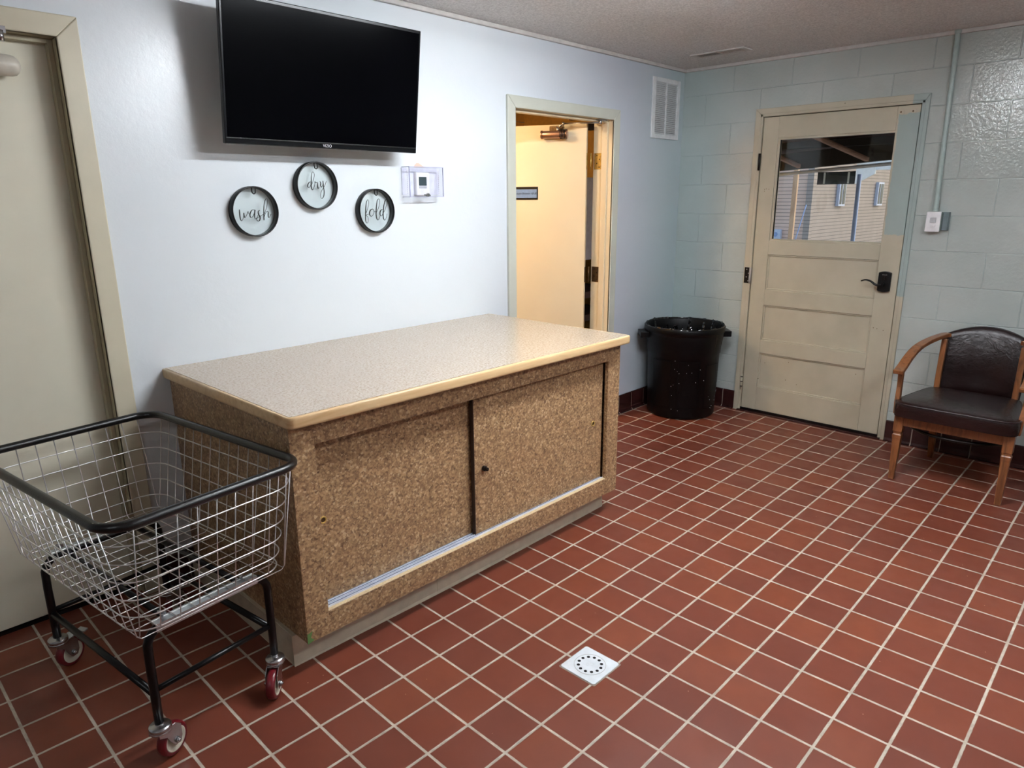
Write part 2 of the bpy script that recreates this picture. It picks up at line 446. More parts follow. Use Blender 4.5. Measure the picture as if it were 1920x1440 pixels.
# left wall with two openings (tan door recess, and the inner doorway)
D1 = (-1.09, -.105, 2.065)    # x0, x1, head height
D2 = (2.105, 3.035, 2.025)
w = MB()
jw = .019
for x0, x1, z0, z1 in ((XB, D1[0] - jw, -.06, CZ), (D1[0] - jw, D1[1] + jw, D1[2] + jw, CZ), (D1[1] + jw, D2[0] - jw, -.06, CZ), (D2[0] - jw, D2[1] + jw, D2[2] + jw, CZ), (D2[1] + jw, WX + .14, -.06, CZ)):
    w.box(x0, x1, WY, WY + WT, z0, z1)
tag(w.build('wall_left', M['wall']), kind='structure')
# far wall with the outside door opening
D3 = (-.598, .396, 2.075)
w = MB()
for y0, y1, z0, z1 in ((D3[1], WY, -.06, CZ), (D3[0], D3[1], D3[2], CZ), (YB, D3[0], -.06, CZ)):
    w.box(WX, WX + WT, y0, y1, z0, z1)
tag(w.build('wall_far', M['block']), kind='structure')
tag(MB().box(XB - .1, XB, YB - .1, WY + .14, -.06, CZ).build('wall_back', M['back_wall']), kind='structure')
tag(MB().box(XB, WX + .14, YB - .1, YB, -.06, CZ).build('wall_right', M['back_wall']), kind='structure')
# thin cove strips under the ceiling
tag(MB().box(XB, WX, WY - .02, WY, CZ - .022, CZ).build('trim_1', M['cove'], bevel=.004), kind='structure')
tag(MB().box(WX - .02, WX, YB, WY - .02, CZ - .022, CZ).build('trim_2', M['cove'], bevel=.004), kind='structure')

def cove_base(name, p0, p1, nrm, z, phase, pitch):
    """quarry tile base: separate tiles with a curved foot, grout between them"""
    p0, p1 = Vector(p0), Vector(p1); L = (p1 - p0).length; d = (p1 - p0) / L; nrm = Vector(nrm); b = MB()
    H = .135
    prof = [(.0, 0), (.030, 0), (.018, .006), (.012, .02), (.0105, .04), (.0105, H - .006), (.006, H), (0, H)]
    cuts = []; k = math.floor((phase) / pitch); x = k * pitch - phase
    while x < L: cuts.append(x); x += pitch
    for a in cuts:
        a0, a1 = max(a + .003, 0), min(a + pitch - .003, L)
        if a1 - a0 < .01: continue
        b.prism(prof, a0, a1, lambda u, v, ww: p0 + d * ww + nrm * u + Vector((0, 0, z + v)))
    b.prism([(0, 0), (.026, 0), (.009, .012), (.0085, H - .008), (0, H - .004)], 0, L, lambda u, v, ww: p0 + d * ww + nrm * u + Vector((0, 0, z + v)), mi=1)
    tag(b.build(name, [M['base_tile'], M['grout']]), kind='structure')
cove_base('baseboard_left', (-.035, WY, 0), (2.038, WY, 0), (0, -1, 0), fz(1, 1), 0.045, T)
cove_base('baseboard_corner', (3.10, WY, 0), (WX, WY, 0), (0, -1, 0), fz(3.5, 1), 3.10 % T, T)
cove_base('baseboard_far', (WX, WY - .012, 0), (WX, .431, 0), (-1, 0, 0), fz(3.9, .7), .02, TY)
cove_base('baseboard_right', (WX, -.62, 0), (WX, -4.5, 0), (-1, 0, 0), fz(3.9, -1), .005, TY)

# ------------------------------------------------------------------ door 1: closed tan door in a deep steel frame
d1 = empty('door_1', ((D1[0] + D1[1]) / 2, WY + .1, 0), kind='structure')
x0, x1, zt = D1
f = MB()
tw, prj = .07, .018
# casing with mitred head: prisms so the mitre shows
yF = WY - prj
zin = 2.065
f.prism([(x1, -.03), (x1 + tw, -.03), (x1 + tw, zin + tw), (x1, zin)], yF, WY + .001, lambda u, v, w_: Vector((u, w_, v)))
f.prism([(x0 - tw, -.03), (x0, -.03), (x0, zin), (x0 - tw, zin + tw)], yF, WY + .001, lambda u, v, w_: Vector((u, w_, v)))
f.prism([(x0 - tw, zin + tw), (x0, zin), (x1, zin), (x1 + tw, zin + tw)], yF, WY + .001, lambda u, v, w_: Vector((u, w_, v)))
f.build('door_frame', M['cream_frame'], d1, bevel=.004)
j = MB()
for a, b_ in ((x1 - .0, x1 + .02), (x0 - .02, x0)): j.box(a, b_, yF + .002, WY + WT, -.03, zt)
j.box(x0, x1, yF + .002, WY + WT, zt - .0, zt + .02)
j.box(x1 - .016, x1, WY + .035, WY + .068, -.03, zt); j.box(x0, x0 + .016, WY + .035, WY + .068, -.03, zt)
j.box(x0 + .016, x1 - .016, WY + .035, WY + .068, zt - .016, zt)
j.build('door_jamb', M['stop'], d1, bevel=.002)
MB().box(x0 + .004, x1 - .004, WY + .070, WY + .112, .012, zt - .004).build('door_leaf', M['cream'], d1, bevel=.002)
MB().box(x0 + .004, x1 - .004, WY + .075, WY + .125, -.03, .004).build('door_threshold', M['black'], d1)
tag(MB().box(x0 - .3, x1 + .3, WY + .145, WY + .155, -.05, 2.4).build('wall_behind_door', M['vent_dark']), kind='structure')

# door closer on the tan door, its round end just inside the frame
cl = empty('door_closer', (-.40, 1.03, 1.965), label='white bullet-shaped door closer on the plain cream door at the left', cat='door closer')
b = MB()
b.lathe([(0, 0), (.012, .001), (.022, .006), (.029, .014), (.0325, .026), (.0335, .05), (.0335, .30)], n=28, mat=Matrix.Translation((-.213, 1.022, 1.965)) @ rotm('Y', -pi / 2))
b.build('closer_body', M['closer_white'], cl)
MB().box(-.52, -.30, 1.045, 1.069, 1.935, 1.995).build('mounting_plate', M['closer_white'], cl, bevel=.004)
b = MB(); b.tube([(-.34, 1.0, 2.0), (-.30, .985, 2.03), (-.262, .985, 2.045)], .006, 8); b.cyl((-.262, .985, 2.03), (-.262, .985, 2.062), .011); b.cyl((-.34, 1.022, 1.99), (-.34, .997, 2.008), .011)
b.box(-.30, -.245, .981, .992, 2.055, 2.075)
b.build('closer_arm', M['zinc'], cl)
text_mesh('lettering', 'NORTON', .008, M['ink'], Matrix.Translation((-.246, .988, 1.975)) @ rotm('X', pi / 2 - .2), cl) if False else None

# ------------------------------------------------------------------ door 2: inner doorway, door swung in
d2 = empty('door_2', ((D2[0] + D2[1]) / 2, WY + .1, 0), kind='structure')
x0, x1, zt = D2
f = MB(); tw = .065; prj = .016; yF = WY - prj
f.prism([(x1, -.02), (x1 + tw, -.02), (x1 + tw, zt + tw), (x1, zt)], yF, WY + .001, lambda u, v, w_: Vector((u, w_, v)))
f.prism([(x0 - tw, -.02), (x0, -.02), (x0, zt), (x0 - tw, zt + tw)], yF, WY + .001, lambda u, v, w_: Vector((u, w_, v)))
f.prism([(x0 - tw, zt + tw), (x0, zt), (x1, zt), (x1 + tw, zt + tw)], yF, WY + .001, lambda u, v, w_: Vector((u, w_, v)))
f.build('door_frame', M['green_frame'], d2, bevel=.004)
j = MB()
for a, b_ in ((x1, x1 + .02), (x0 - .02, x0)): j.box(a, b_, WY - .012, WY + WT + .01, -.02, zt)
j.box(x0, x1, WY - .012, WY + WT + .01, zt, zt + .02)
j.box(x1 - .014, x1, WY + .03, WY + .075, -.02, zt); j.box(x0, x0 + .014, WY + .03, WY + .075, -.02, zt); j.box(x0 + .014, x1 - .014, WY + .03, WY + .075, zt - .014, zt)
j.build('door_jamb', M['tan_door'], d2, bevel=.002)
HX, HY, HA = 2.990, 1.150, math.radians(116.6)
LM = Matrix.Translation((HX, HY, 0)) @ rotm('Z', HA)      # local x runs along the leaf from the hinge
MB().box(.012, .90, -.0, .040, .012, 2.010, mat=LM).build('door_leaf', M['tan_door'], d2, bevel=.0015)
for k, zc in enumerate((1.775, 1.025, .26)):
    b = MB()
    b.cyl((HX + .012, HY - .004, zc - .052), (HX + .012, HY - .004, zc + .052), .0065, n=12, mi=0)
    b.box(.008, .0115, -.001, .034, zc - .052, zc + .052, mat=LM)                       # leaf on the door's edge
    b.box(x1 - .004, x1 - .0005, WY + .080, WY + .139, zc - .052, zc + .052)            # leaf on the jamb
    for q in range(4):
        b.cyl((x1 - .0055, WY + .097 + .02 * (q % 2), zc - .038 + .025 * q), (x1 - .001, WY + .097 + .02 * (q % 2), zc - .038 + .025 * q), .004, n=8, mi=1)
    b.build('hinge', [M['brass'] if k == 0 else M['bronze'], M['hole']], d2)
# dark/white things glimpsed in the room beyond
# closer of the open door, with its arm up to the frame head
cc = empty('door_closer', tuple(LM @ Vector((.22, .05, 1.96))), HA, label='bronze cylindrical door closer at the top of the open ivory door', cat='door closer')
# the side facing us is local +y?  pick by direction towards the laundry room
side = 1 if (LM.to_3x3() @ Vector((0, 1, 0))).dot(Vector((-1, -1, 0))) > 0 else -1
ys = .040 if side > 0 else 0.0
def L2(u, v, z): return LM @ Vector((u, ys + side * v, z))
b = MB(); b.cyl(L2(.145, .038, 1.945), L2(.30, .038, 1.945), .024, n=24); b.cyl(L2(.30, .038, 1.945), L2(.312, .038, 1.945), .028, n=24); b.cyl(L2(.133, .038, 1.945), L2(.145, .038, 1.945), .029, n=24)
b.build('closer_body', M['closer'], cc, bevel=.002)
b = MB()
for q in range(5): b.cyl(L2(.136 + q * .010, .038, 1.945), L2(.140 + q * .010, .038, 1.945), .0305, n=20)
b.build('cooling_rings', M['darkmetal'], cc)
b = MB(); a_, c_ = sorted((ys, ys + side * .012)); b.box(.17, .262, a_, c_, 1.93, 2.0, mat=LM); b.build('mounting_plate', M['bronze'], cc, bevel=.002)
b = MB(); b.cyl(L2(.20, .038, 1.96), L2(.20, .038, 1.99), .010); b.tube([L2(.205, .038, 1.985), L2(.16, .05, 2.008)], .007, 8)
p_ = L2(.16, .05, 2.010); b.cyl(p_ - Vector((0, 0, .012)), p_ + Vector((0, 0, .008)), .009)
b.tube([p_, Vector((2.93, WY + .02, 2.005))], .0045, 8)
b.cyl((2.93, WY + .02, 1.995), (2.93, WY + .02, 2.024), .010); b.box(2.895, 2.985, WY + .005, WY + .03, 2.017, 2.025)
b.build('closer_arm', M['zinc'], cc)
# the small blue-insert name plate on the open door
sg = empty('door_sign', tuple(L2(.44, .0, 1.572)), HA, label='small black-framed sign with a blue handwritten insert on the open ivory door', cat='sign')
def lbox(u0, u1, v0, v1, z0, z1):
    a, c = sorted((ys + side * v0, ys + side * v1)); return MB().box(u0, u1, a, c, z0, z1, mat=LM)
lbox(.343, .540, .0005, .006, 1.530, 1.616).build('sign_frame', M['black'], sg, bevel=.004)
lbox(.350, .536, .006, .0075, 1.543, 1.599).build('sign_insert', M['sign_blue'], sg)
TMX = Matrix.Translation(L2(.443, .0082, 1.571)) @ rotm('Z', HA + (pi if side > 0 else 0)) @ rotm('X', pi / 2)
text_mesh('handwriting', 'Restroom/Shower 10-30', .0185, M['ink'], TMX, sg, shear=.35)

# inner room shell behind the doorway
IR = (1.2, 5.0, WY + WT, 3.6, 2.425)
b = MB()
b.box(IR[0] - .1, IR[1] + .1, IR[3], IR[3] + .1, -.05, IR[4]); b.box(IR[0] - .1, IR[0], IR[2], IR[3], -.05, IR[4]); b.box(IR[1], IR[1] + .1, IR[2], IR[3], -.05, IR[4])
tag(b.build('wall_inner', M['yellow_block']), kind='structure')
b = MB()
for zz in [k * .203 + .1 for k in range(12)]: b.box(IR[0], IR[1], IR[3] - .006, IR[3] + .002, zz, zz + .006)
b.build('block_joints', M['stop'], bpy.data.objects['wall_inner'])
tag(MB().box(IR[0] - .1, IR[1] + .1, IR[2] - .0, IR[3] + .1, IR[4], IR[4] + .1).build('ceiling_inner', M['inner_white']), kind='structure')
tag(MB().box(IR[0] - .1, IR[1] + .1, WY + .3, IR[3] + .1, -.08, -.0).build('floor_inner', M['base_tile']), kind='structure')
# shelf unit glimpsed through the hinge gap
su = empty('storage_cabinet', (4.5, 2.6, 0), label='white cabinet glimpsed through the hinge gap of the open door', cat='cabinet')
b = MB(); b.box(4.25, 4.85, 2.2, 3.55, .98, 1.72); b.build('cabinet_body', M['inner_white'], su, bevel=.004)
b = MB(); b.box(4.25, 4.9, 2.2, 3.55, .4, .46); b.box(4.25, 4.9, 2.2, 3.55, .62, .68); b.box(4.25, 4.3, 2.2, 3.55, 0, .98); b.build('cabinet_shelf', M['porch_dark'], su)
il = empty('ceiling_lamp', (1.55, 1.62, IR[4]), label='warm ceiling lamp in the room behind the open door', cat='lamp')
b = MB(); b.lathe([(0, -.10), (.08, -.095), (.12, -.06), (.13, -.015)], c=(1.55, 1.62, IR[4]), n=32); b.build('lamp_shade', emis('warm_lamp_glass', (1, .79, .52, 1), 44), il)
b = MB(); b.cyl((1.55, 1.62, IR[4] - .018), (1.55, 1.62, IR[4]), .15, n=32); b.build('lamp_base', M['brass'], il)

# ------------------------------------------------------------------ door 3: panelled outside door with a window
d3 = empty('door_3', (WX, -.1, 0), kind='structure')
y0, y1, zt = D3   # y0 right jamb, y1 left jamb
f = MB(); tw = .035; prj = .014
XF = WX - prj
f.prism([(y1, -.005), (y1 + tw, -.005), (y1 + tw, zt + tw), (y1, zt)], XF, WX + .001, lambda u, v, w_: Vector((w_, u, v)))
f.prism([(y0 - .022, -.005), (y0, -.005), (y0, zt), (y0 - .022, zt + tw)], XF, WX + .001, lambda u, v, w_: Vector((w_, u, v)))
f.prism([(y0 - .022, zt + tw), (y0, zt), (y1, zt), (y1 + tw, zt + tw)], XF, WX + .001, lambda u, v, w_: Vector((w_, u, v)))
f.box(XF, WX + WT, y1 - .018, y1 + .001, -.005, zt); f.box(XF, WX + WT, y0 - .001, y0 + .018, -.005, zt); f.box(XF, WX + WT, y0, y1, zt - .018, zt + .001)
f.build('door_frame', M['ext'], d3, bevel=.0025)
# dark weatherstrip seen as the black gap round the leaf
XL = WX - .004            # leaf face
g = MB(); g.box(XL + .02, XL + .034, y1 - .026, y1 - .017, .012, zt - .017); g.box(XL + .02, XL + .034, y0 + .017, y0 + .026, .012, zt - .017); g.box(XL + .02, XL + .034, y0 + .02, y1 - .02, zt - .026, zt - .017)
g.build('weather_strip', M['hole'], d3)
lw, rw = y1 - .023, y0 + .023        # leaf edges
ws = (-.457, .252, 1.256, 1.905)     # window opening
pan = [(.905, 1.148), (.545, .794), (.196, .446)]
pl, pr_ = .268, -.451
b = MB(); X0, X1 = XL, XL + .042
b.box(X0, X1, pl, lw, .02, zt - .022); b.box(X0, X1, rw, pr_, .02, zt - .022)
rails = [(.02, pan[2][0]), (pan[2][1], pan[1][0]), (pan[1][1], pan[0][0]), (pan[0][1], ws[2] - .012), (ws[3] + .012, zt - .022)]
for za, zb in rails: b.box(X0, X1, pr_ - .0005, pl + .0005, za, zb)
b.build('door_leaf', M['ext'], d3, bevel=.003)
for za, zb in pan:
    q = MB()
    q.box(X0 + .016, X1 - .008, pr_ - .002, pl + .002, za - .002, zb + .002)
    # bevelled sticking around the recessed panel
    for (ya, yb, zc, zd) in ((pr_, pl, zb - .01, zb), (pr_, pl, za, za + .01), (pr_, pr_ + .01, za, zb), (pl - .01, pl, za, zb)):
        q.box(X0 + .007, X0 + .018, ya, yb, zc, zd)
    q.build('door_panel', M['ext'], d3, bevel=.003)
q = MB()
for (ya, yb, zc, zd) in ((ws[0] - .008, ws[1] + .016, ws[3] - .0, ws[3] + .020), (ws[0] - .008, ws[1] + .016, ws[2] - .014, ws[2]), (ws[0] - .008, ws[0], ws[2], ws[3]), (ws[1], ws[1] + .016, ws[2], ws[3])):
    q.box(X0 + .006, X1 - .004, ya, yb, zc, zd)
q.build('glazing_bead', M['ext'], d3, bevel=.002)
q = MB(); q.box(X0 + .020, X0 + .023, ws[0] - .004, ws[1] + .008, ws[2] - .006, ws[3] + .006)
q.build('window_pane', M['glass'], d3)
q = MB(); q.box(X0 + .012, X0 + .019, ws[1] - .006, ws[1] + .001, ws[2], ws[3]); q.build('glazing_gap', M['hole'], d3)
# hinges: black upper, half-painted middle, painted lower
for k, (zc, mat_) in enumerate(((1.768, 'darkmetal'), (.998, 'darkmetal'), (.22, 'ext'))):
    b = MB(); yy = y1 - .018
    b.cyl((XF - .006, yy, zc - .055), (XF - .006, yy, zc + .055), .008, n=12, mi=0 if k != 1 else 1)
    if k == 1:
        b.box(XF - .003, XF + .001, yy + .004, yy + .044, zc - .055, zc + .055)
        for q_ in range(4): b.cyl((XF - .005, yy + .014 + .014 * (q_ % 2), zc - .04 + .027 * q_), (XF - .002, yy + .014 + .014 * (q_ % 2), zc - .04 + .027 * q_), .0035, n=8, mi=1)
    if k == 2:
        for q_ in range(3): b.cyl((XF - .006, yy, zc - .04 + .036 * q_), (XF - .006, yy, zc - .034 + .036 * q_), .0088, n=12, mi=2)
    b.build('hinge', [M[mat_], M['tape'], M['hole']], d3)
# escutcheon and lever
b = MB(); out = []
for t in range(13):
    a = -1 + 2 * t / 12; out.append((-.503 + a * .0365, 1.074 + .008 * (1 - a * a)))
for t in range(13):
    a = 1 - 2 * t / 12; out.append((-.503 + a * .0365, .962 - .008 * (1 - a * a)))
b.prism(out, XL - .022, XL - .0002, lambda u, v, w_: Vector((w_, u, v)))
hd = b.build('lock_plate', M['black'], d3, bevel=.004)
b = MB(); b.cyl((XL - .022, -.497, 1.001), (XL - .05, -.497, 1.001), .012, n=16)
pts = catmull([(XL - .05, -.497, 1.001), (XL - .052, -.468, .999), (XL - .053, -.437, 1.019), (XL - .054, -.405, 1.027), (XL - .055, -.378, 1.018)], 5)
b.tube(pts, .0085, 10, rfun=lambda t: 1 - .55 * t); b.build('lever_handle', M['black'], d3)
b = MB(); b.box(XL - .026, XL - .022, -.505, -.501, 1.030, 1.052); b.cyl((XL - .0235, -.503, 1.04), (XL - .022, -.503, 1.04), .014, n=20); b.build('thumb_turn', M['darkmetal'], d3, bevel=.001)
text_mesh('lettering', 'SCHLAGE', .0065, M['tape'], Matrix.Translation((XL - .0224, -.503, 1.061)) @ rotm('Z', -pi / 2) @ rotm('X', pi / 2), d3)
# screw marks left by an old closer: two plugged discs
for yy in (-.47, -.535):
    b = MB(); b.cyl((XL - .0012, yy, 2.018), (XL - .0001, yy, 2.018), .019, n=28); b.cyl((XL - .0016, yy, 2.018), (XL - .0012, yy, 2.018), .005, n=10, mi=1)
    b.build('plugged_screw_hole', [M['ext'], M['bronze']], d3)
b = MB()
for yy, zz in ((.33, 1.588), (.318, 1.59), (.33, 1.575), (.30, 1.588), (-.47, .72), (-.492, .716), (-.53, .71), (.22, .38), (-.40, .40), (.05, .41), (.06, .28), (-.02, .26)):
    b.cyl((XL - .0006, yy, zz), (XL - .0001, yy, zz), .0028, n=8)
tag(b.build('paint_chips', M['bronze'], d3), kind='stuff')
# threshold
b = MB(); b.box(WX - .035, WX + .10, y0 + .0, y1 - .0, -.01, .008); b.build('door_threshold', M['base_tile'], d3, bevel=.004)
b = MB(); b.box(WX - .012, WX + .03, y0 + .018, y1 - .018, .006, .022); b.build('door_sweep', M['black'], d3)
# sign taped on the outside of the glass, seen from behind
sb = empty('taped_sign', (X0 + .026, -.125, 1.65), label='black back of a sign taped to the outside of the door window', cat='sign')
MB().box(X0 + .0245, X0 + .0275, -.245, -.010, 1.612, 1.690).build('sign_board', M['black'], sb, bevel=.006)
for yy in (-.055, -.205): MB().box(X0 + .0233, X0 + .0244, yy - .006, yy + .006, 1.616, 1.686).build('tape_strip', M['tape'], sb)

# ------------------------------------------------------------------ seen through the door window
tag(MB().box(WX + WT, 34, -8, 16, -.25, -.12).build('ground', M['ext_ground']), kind='structure')
hb = empty('neighbour_building', (17, 5.2, -.12), label='taupe lap-sided building seen through the door window', cat='building')
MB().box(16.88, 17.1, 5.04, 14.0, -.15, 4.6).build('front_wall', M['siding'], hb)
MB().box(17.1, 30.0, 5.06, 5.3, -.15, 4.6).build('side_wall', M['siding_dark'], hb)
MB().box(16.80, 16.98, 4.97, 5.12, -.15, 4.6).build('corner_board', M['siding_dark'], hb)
for xa, xb, za, zb in ((18.65, 19.12, 1.29, 2.1), (21.75, 22.25, 1.27, 1.93)):
    q = MB(); q.box(xa, xb, 4.98, 5.06, za, zb)
    fr = q.build('window', M['ext_white'], hb, bevel=.005)
    for pa, pb in ((xa + .06, xa + .19), (xa + .25, xb - .05)): MB().box(pa, pb, 4.972, 4.982, za + .05, zb - .05).build('pane', M['winglass'], fr)
mb_ = empty('meter_box', (16.8, 5.75, .5), label='small white box mounted low on the taupe siding outside', cat='box')
MB().box(16.76, 16.875, 5.66, 5.92, .50, .74).build('box_body', M['ext_white'], mb_, bevel=.01)
MB().cyl((16.75, 5.79, .62), (16.76, 5.79, .62), .06, n=16).build('box_dial', M['downspout'], mb_)
# covered porch: posts, fascia beam, dark boards and braces
ph = empty('porch_roof', (5.0, .5, 2.3), label='dark boarded porch roof with a pale fascia outside the door window', cat='roof')
b = MB(); P = lambda u, v, w_: Vector((u, v, w_))
V = [(WX + .16, 2.4, 2.42), (WX + .16, -2.4, 2.48), (5.75, -2.4, 2.06), (5.75, 2.4, 1.84)]
b.prism([(0, 0), (1, 0), (1, 1), (0, 1)], 0, .05, lambda u, v, w_: Vector(((1 - v) * V[0][0] + v * V[3][0], (1 - u) * V[0][1] + u * V[1][1], ((1 - v) * ((1 - u) * V[0][2] + u * V[1][2]) + v * ((1 - u) * V[3][2] + u * V[2][2])) + w_)))
b.build('roof_boards', M['porch_dark'], ph)
b = MB(); b.tube([(5.62, 2.6, 1.63), (5.62, -2.6, 1.966)], .02, 4); bb = b.build('fascia', M['ext_white'], ph)
b = MB()
b.prism([(2.6, 1.66), (-2.6, 1.996), (-2.6, 2.14), (2.6, 1.80)], 5.56, 5.64, lambda u, v, w_: Vector((w_, u, v))); b.build('beam', M['porch_beam'], ph)
for ya in (.86, .30, -.3):
    b = MB(); b.tube([(4.5, ya + .15, 2.05), (5.5, ya - .1, 1.83 + (.3 - ya) * .06)], .022, 4); b.build('brace', M['rafter'], ph)
b = MB()
for k in range(5):
    xx = 4.3 + k * .28; b.box(xx, xx + .04, -2.4, 2.4, 2.22 - k * .07, 2.28 - k * .07)
b.build('purlins', M['porch_beam'], ph)
tag(MB().box(11.0, 11.06, 3.005, 3.08, -.12, 2.5).build('porch_post', M['cedar'], bevel=.005), label='raw cedar porch post standing left in the door window view', cat='post')
tag(MB().tube([(5.7, .31, 1.72), (5.7, .296, -.12)], .019, 8).build('downspout', M['downspout']), label='blue-grey downspout in the middle of the door window view', cat='downspout')
tag(MB().tube([(10.8, 2.74, 1.41), (10.8, 2.87, .83), (10.8, 3.06, -.12)], .009, 6).build('leaning_pole', M['downspout']), label='thin pole leaning against the siding outside', cat='pole')
aw = MB(); aw.prism([(1.43, 1.69), (1.43, 2.1), (1.20, 2.1), (1.20, 1.815)], 8.98, 9.02, lambda u, v, w_: Vector((w_, u, v)))
aw.box(9.02, 9.06, .2, 1.43, 1.86, 2.1); aw.box(5.64, 9.02, 1.38, 1.43, 1.95, 2.1)
aw.build('soffit_panel', simple('bright_white_soffit', rgb(250, 250, 250), .5), ph)

# ------------------------------------------------------------------ folding counter
ct = empty('folding_counter', (1.0, .53, fz(1, .5)), label='long cork-patterned folding counter with sliding doors and pale oak edged top', cat='counter')
bx0, bx1, by0, by1, bz0, bz1 = .105, 1.868, .070, .998, .092, .862
ox0, ox1, oz0, oz1 = .192, 1.775, .178, .782       # opening in the face
b = MB(); t = .02
b.box(bx0, bx0 + t, by0 + t, by1, bz0, bz1); b.box(bx1 - t, bx1, by0 + t, by1, bz0, bz1)
b.box(bx0 + t, bx1 - t, by0 + .05, by1, bz0, bz0 + t); b.box(bx0 + t, bx1 - t, by1 - .012, by1, bz0 + t, bz1)
b.box(bx0, ox0, by0 - .0006, by0 + t, bz0, bz1); b.box(ox1, bx1, by0 - .0006, by0 + t, bz0, bz1)
b.box(ox0, ox1, by0 - .0006, by0 + t, oz1, bz1); b.box(ox0, ox1, by0 - .0006, by0 + t, bz0, oz0)
b.box(ox0 - .0, ox1, by0 + t, by0 + .075, oz1 - .002, bz1)
b.build('carcass', M['cork'], ct, bevel=.0012, seg=1)
MB().box(ox0, ox1, by0, by0 + .016, oz0 - .0005, oz0 + .0015).build('worn_sill', M['raw_edge'], ct)
b = MB(); zt_ = oz0 + .002
b.box(ox0, ox1, by0 + .016, by0 + .075, oz0 - .012, zt_)
for yy in (.016, .0335, .051, .071): b.box(ox0, ox1, by0 + yy, by0 + yy + .002, zt_, zt_ + .004)
for yy in (.0195, .029, .038, .0465): b.box(ox0, ox1, by0 + yy, by0 + yy + .0022, zt_ + .0002, zt_ + .0012, mi=1)
b.build('door_track', [M['alu'], simple('track_groove', rgb(70, 84, 120), .5)], ct)
def sdoor(xa, xb, yf, pulls):
    o = MB().box(xa, xb, yf, yf + .016, oz0 + .004, oz1 + .0).build('sliding_door', M['cork'], ct, bevel=.001, seg=1)
    for x, z in pulls:
        b = MB(); mt = Matrix.Translation((x, yf, z)) @ rotm('X', pi / 2)
        b.lathe([(.0085, .0004), (.0095, .0028), (.0135, .0024), (.014, -.0005)], n=24, mat=mt); b.lathe([(.0, .0004), (.0085, .0004)], n=24, mat=mt, mi=1)
        b.build('finger_pull', [M['brass'], M['bronze']], o)
    return o
sdoor(ox0 + .001, .975, by0 + .058, [(.232, .485)])
rd = sdoor(.915, ox1 - .0005, by0 + .032, [(1.705, .478)])
b = MB(); b.box(.911, .915, by0 + .031, by0 + .049, oz0 + .004, oz1); b.build('shaded_door_edge', simple('shaded_edge_brown', rgb(56, 38, 30), .5), rd)  # left edge of the front door, its shadow put into the dark brown
b = MB(); b.cyl((.965, by0 + .032, .465), (.965, by0 + .018, .465), .011, n=20); b.cyl((.965, by0 + .018, .465), (.965, by0 + .006, .465), .0075, n=16); b.build('cam_lock', M['darkmetal'], rd, bevel=.001)
# plinth with vinyl cove base
kx0, kx1, ky = .089, 1.862, .148
zf = fz(.9, .15) - .002
b = MB(); b.box(kx0 + .006, kx1, ky + .004, by1, zf, bz0 + .001)
prof = [(0, 0), (.011, 0), (.006, .004), (.003, .012), (.0025, .10 - zf + -.0), (0, bz0 - zf)]
prof = [(0, 0), (.012, .0), (.0065, .004), (.003, .013), (.0025, bz0 - zf - .001), (0, bz0 - zf)]
b.prism(prof, kx0, kx1, lambda u, v, w_: Vector((w_, ky + .004 - u, zf + v)))
b.prism(prof, ky + .001, by1, lambda u, v, w_: Vector((kx0 + .006 - u, w_, zf + v)))
b.box(.735, .7358, ky - .0002, ky + .002, zf + .01, bz0, mi=1)
b.build('plinth', [M['toe'], M['stop']], ct)
# top: laminate slab with a rounded oak nosing on three sides
tq = [(.087, 1.0), (.093, .034), (1.878, .020), (1.890, 1.0)]
b = MB(); ins = .0
b.prism([(.095, .998), (.1005, .043), (1.870, .029), (1.882, .998)], .862, .9005, lambda u, v, w_: Vector((u, v, w_)))
tp = b.build('countertop', M['top'], ct)
path = [Vector((.0905, .998, .8805)), Vector((.0935, .50, .8805)), Vector((.0965, .060, .8805)), Vector((.0985, .048, .8805)), Vector((.104, .0395, .8805)), Vector((.114, .036, .8805)), Vector((1.0, .030, .8805)), Vector((1.862, .0245, .8805)), Vector((1.870, .0275, .8805)), Vector((1.8745, .036, .8805)), Vector((1.877, .06, .8805)), Vector((1.886, .998, .8805))]
hw, hh = .0085, .0192
pr2 = []
for k in range(16):
    a = 2 * pi * (k + .5) / 16; c_, s_ = math.cos(a), math.sin(a)
    pr2.append((hw * math.copysign(abs(c_) ** .55, c_), hh * math.copysign(abs(s_) ** .45, s_)))
rings = []
b = MB()
for i, p in enumerate(path):
    d = (path[min(i + 1, len(path) - 1)] - path[max(i - 1, 0)]).normalized(); nn = Vector((d.y, -d.x, 0))
    rings.append([b.bm.verts.new(p + nn * u + Vector((0, 0, v))) for u, v in pr2])
for A, B in zip(rings, rings[1:]):
    for k in range(16):
        fc = b.bm.faces.new([A[k], A[(k + 1) % 16], B[(k + 1) % 16], B[k]]); fc.smooth = True
b.bm.faces.new(rings[0]); b.bm.faces.new(rings[-1][::-1])
b.build('oak_nosing', M['oak_edge'], ct)
b = MB(); b.prism([(bx0 - .0005, .092), (.130, .098), (.117, .112), (.1245, .133), (bx0 - .0005, .128)], by0 - .0018, by0 - .0006, lambda u, v, w_: Vector((u, w_, v)))
b.build('painters_tape', M['green_tape'], ct)
tag(bpy.data.objects['painters_tape'], label='torn green tape scrap on the lower left corner')

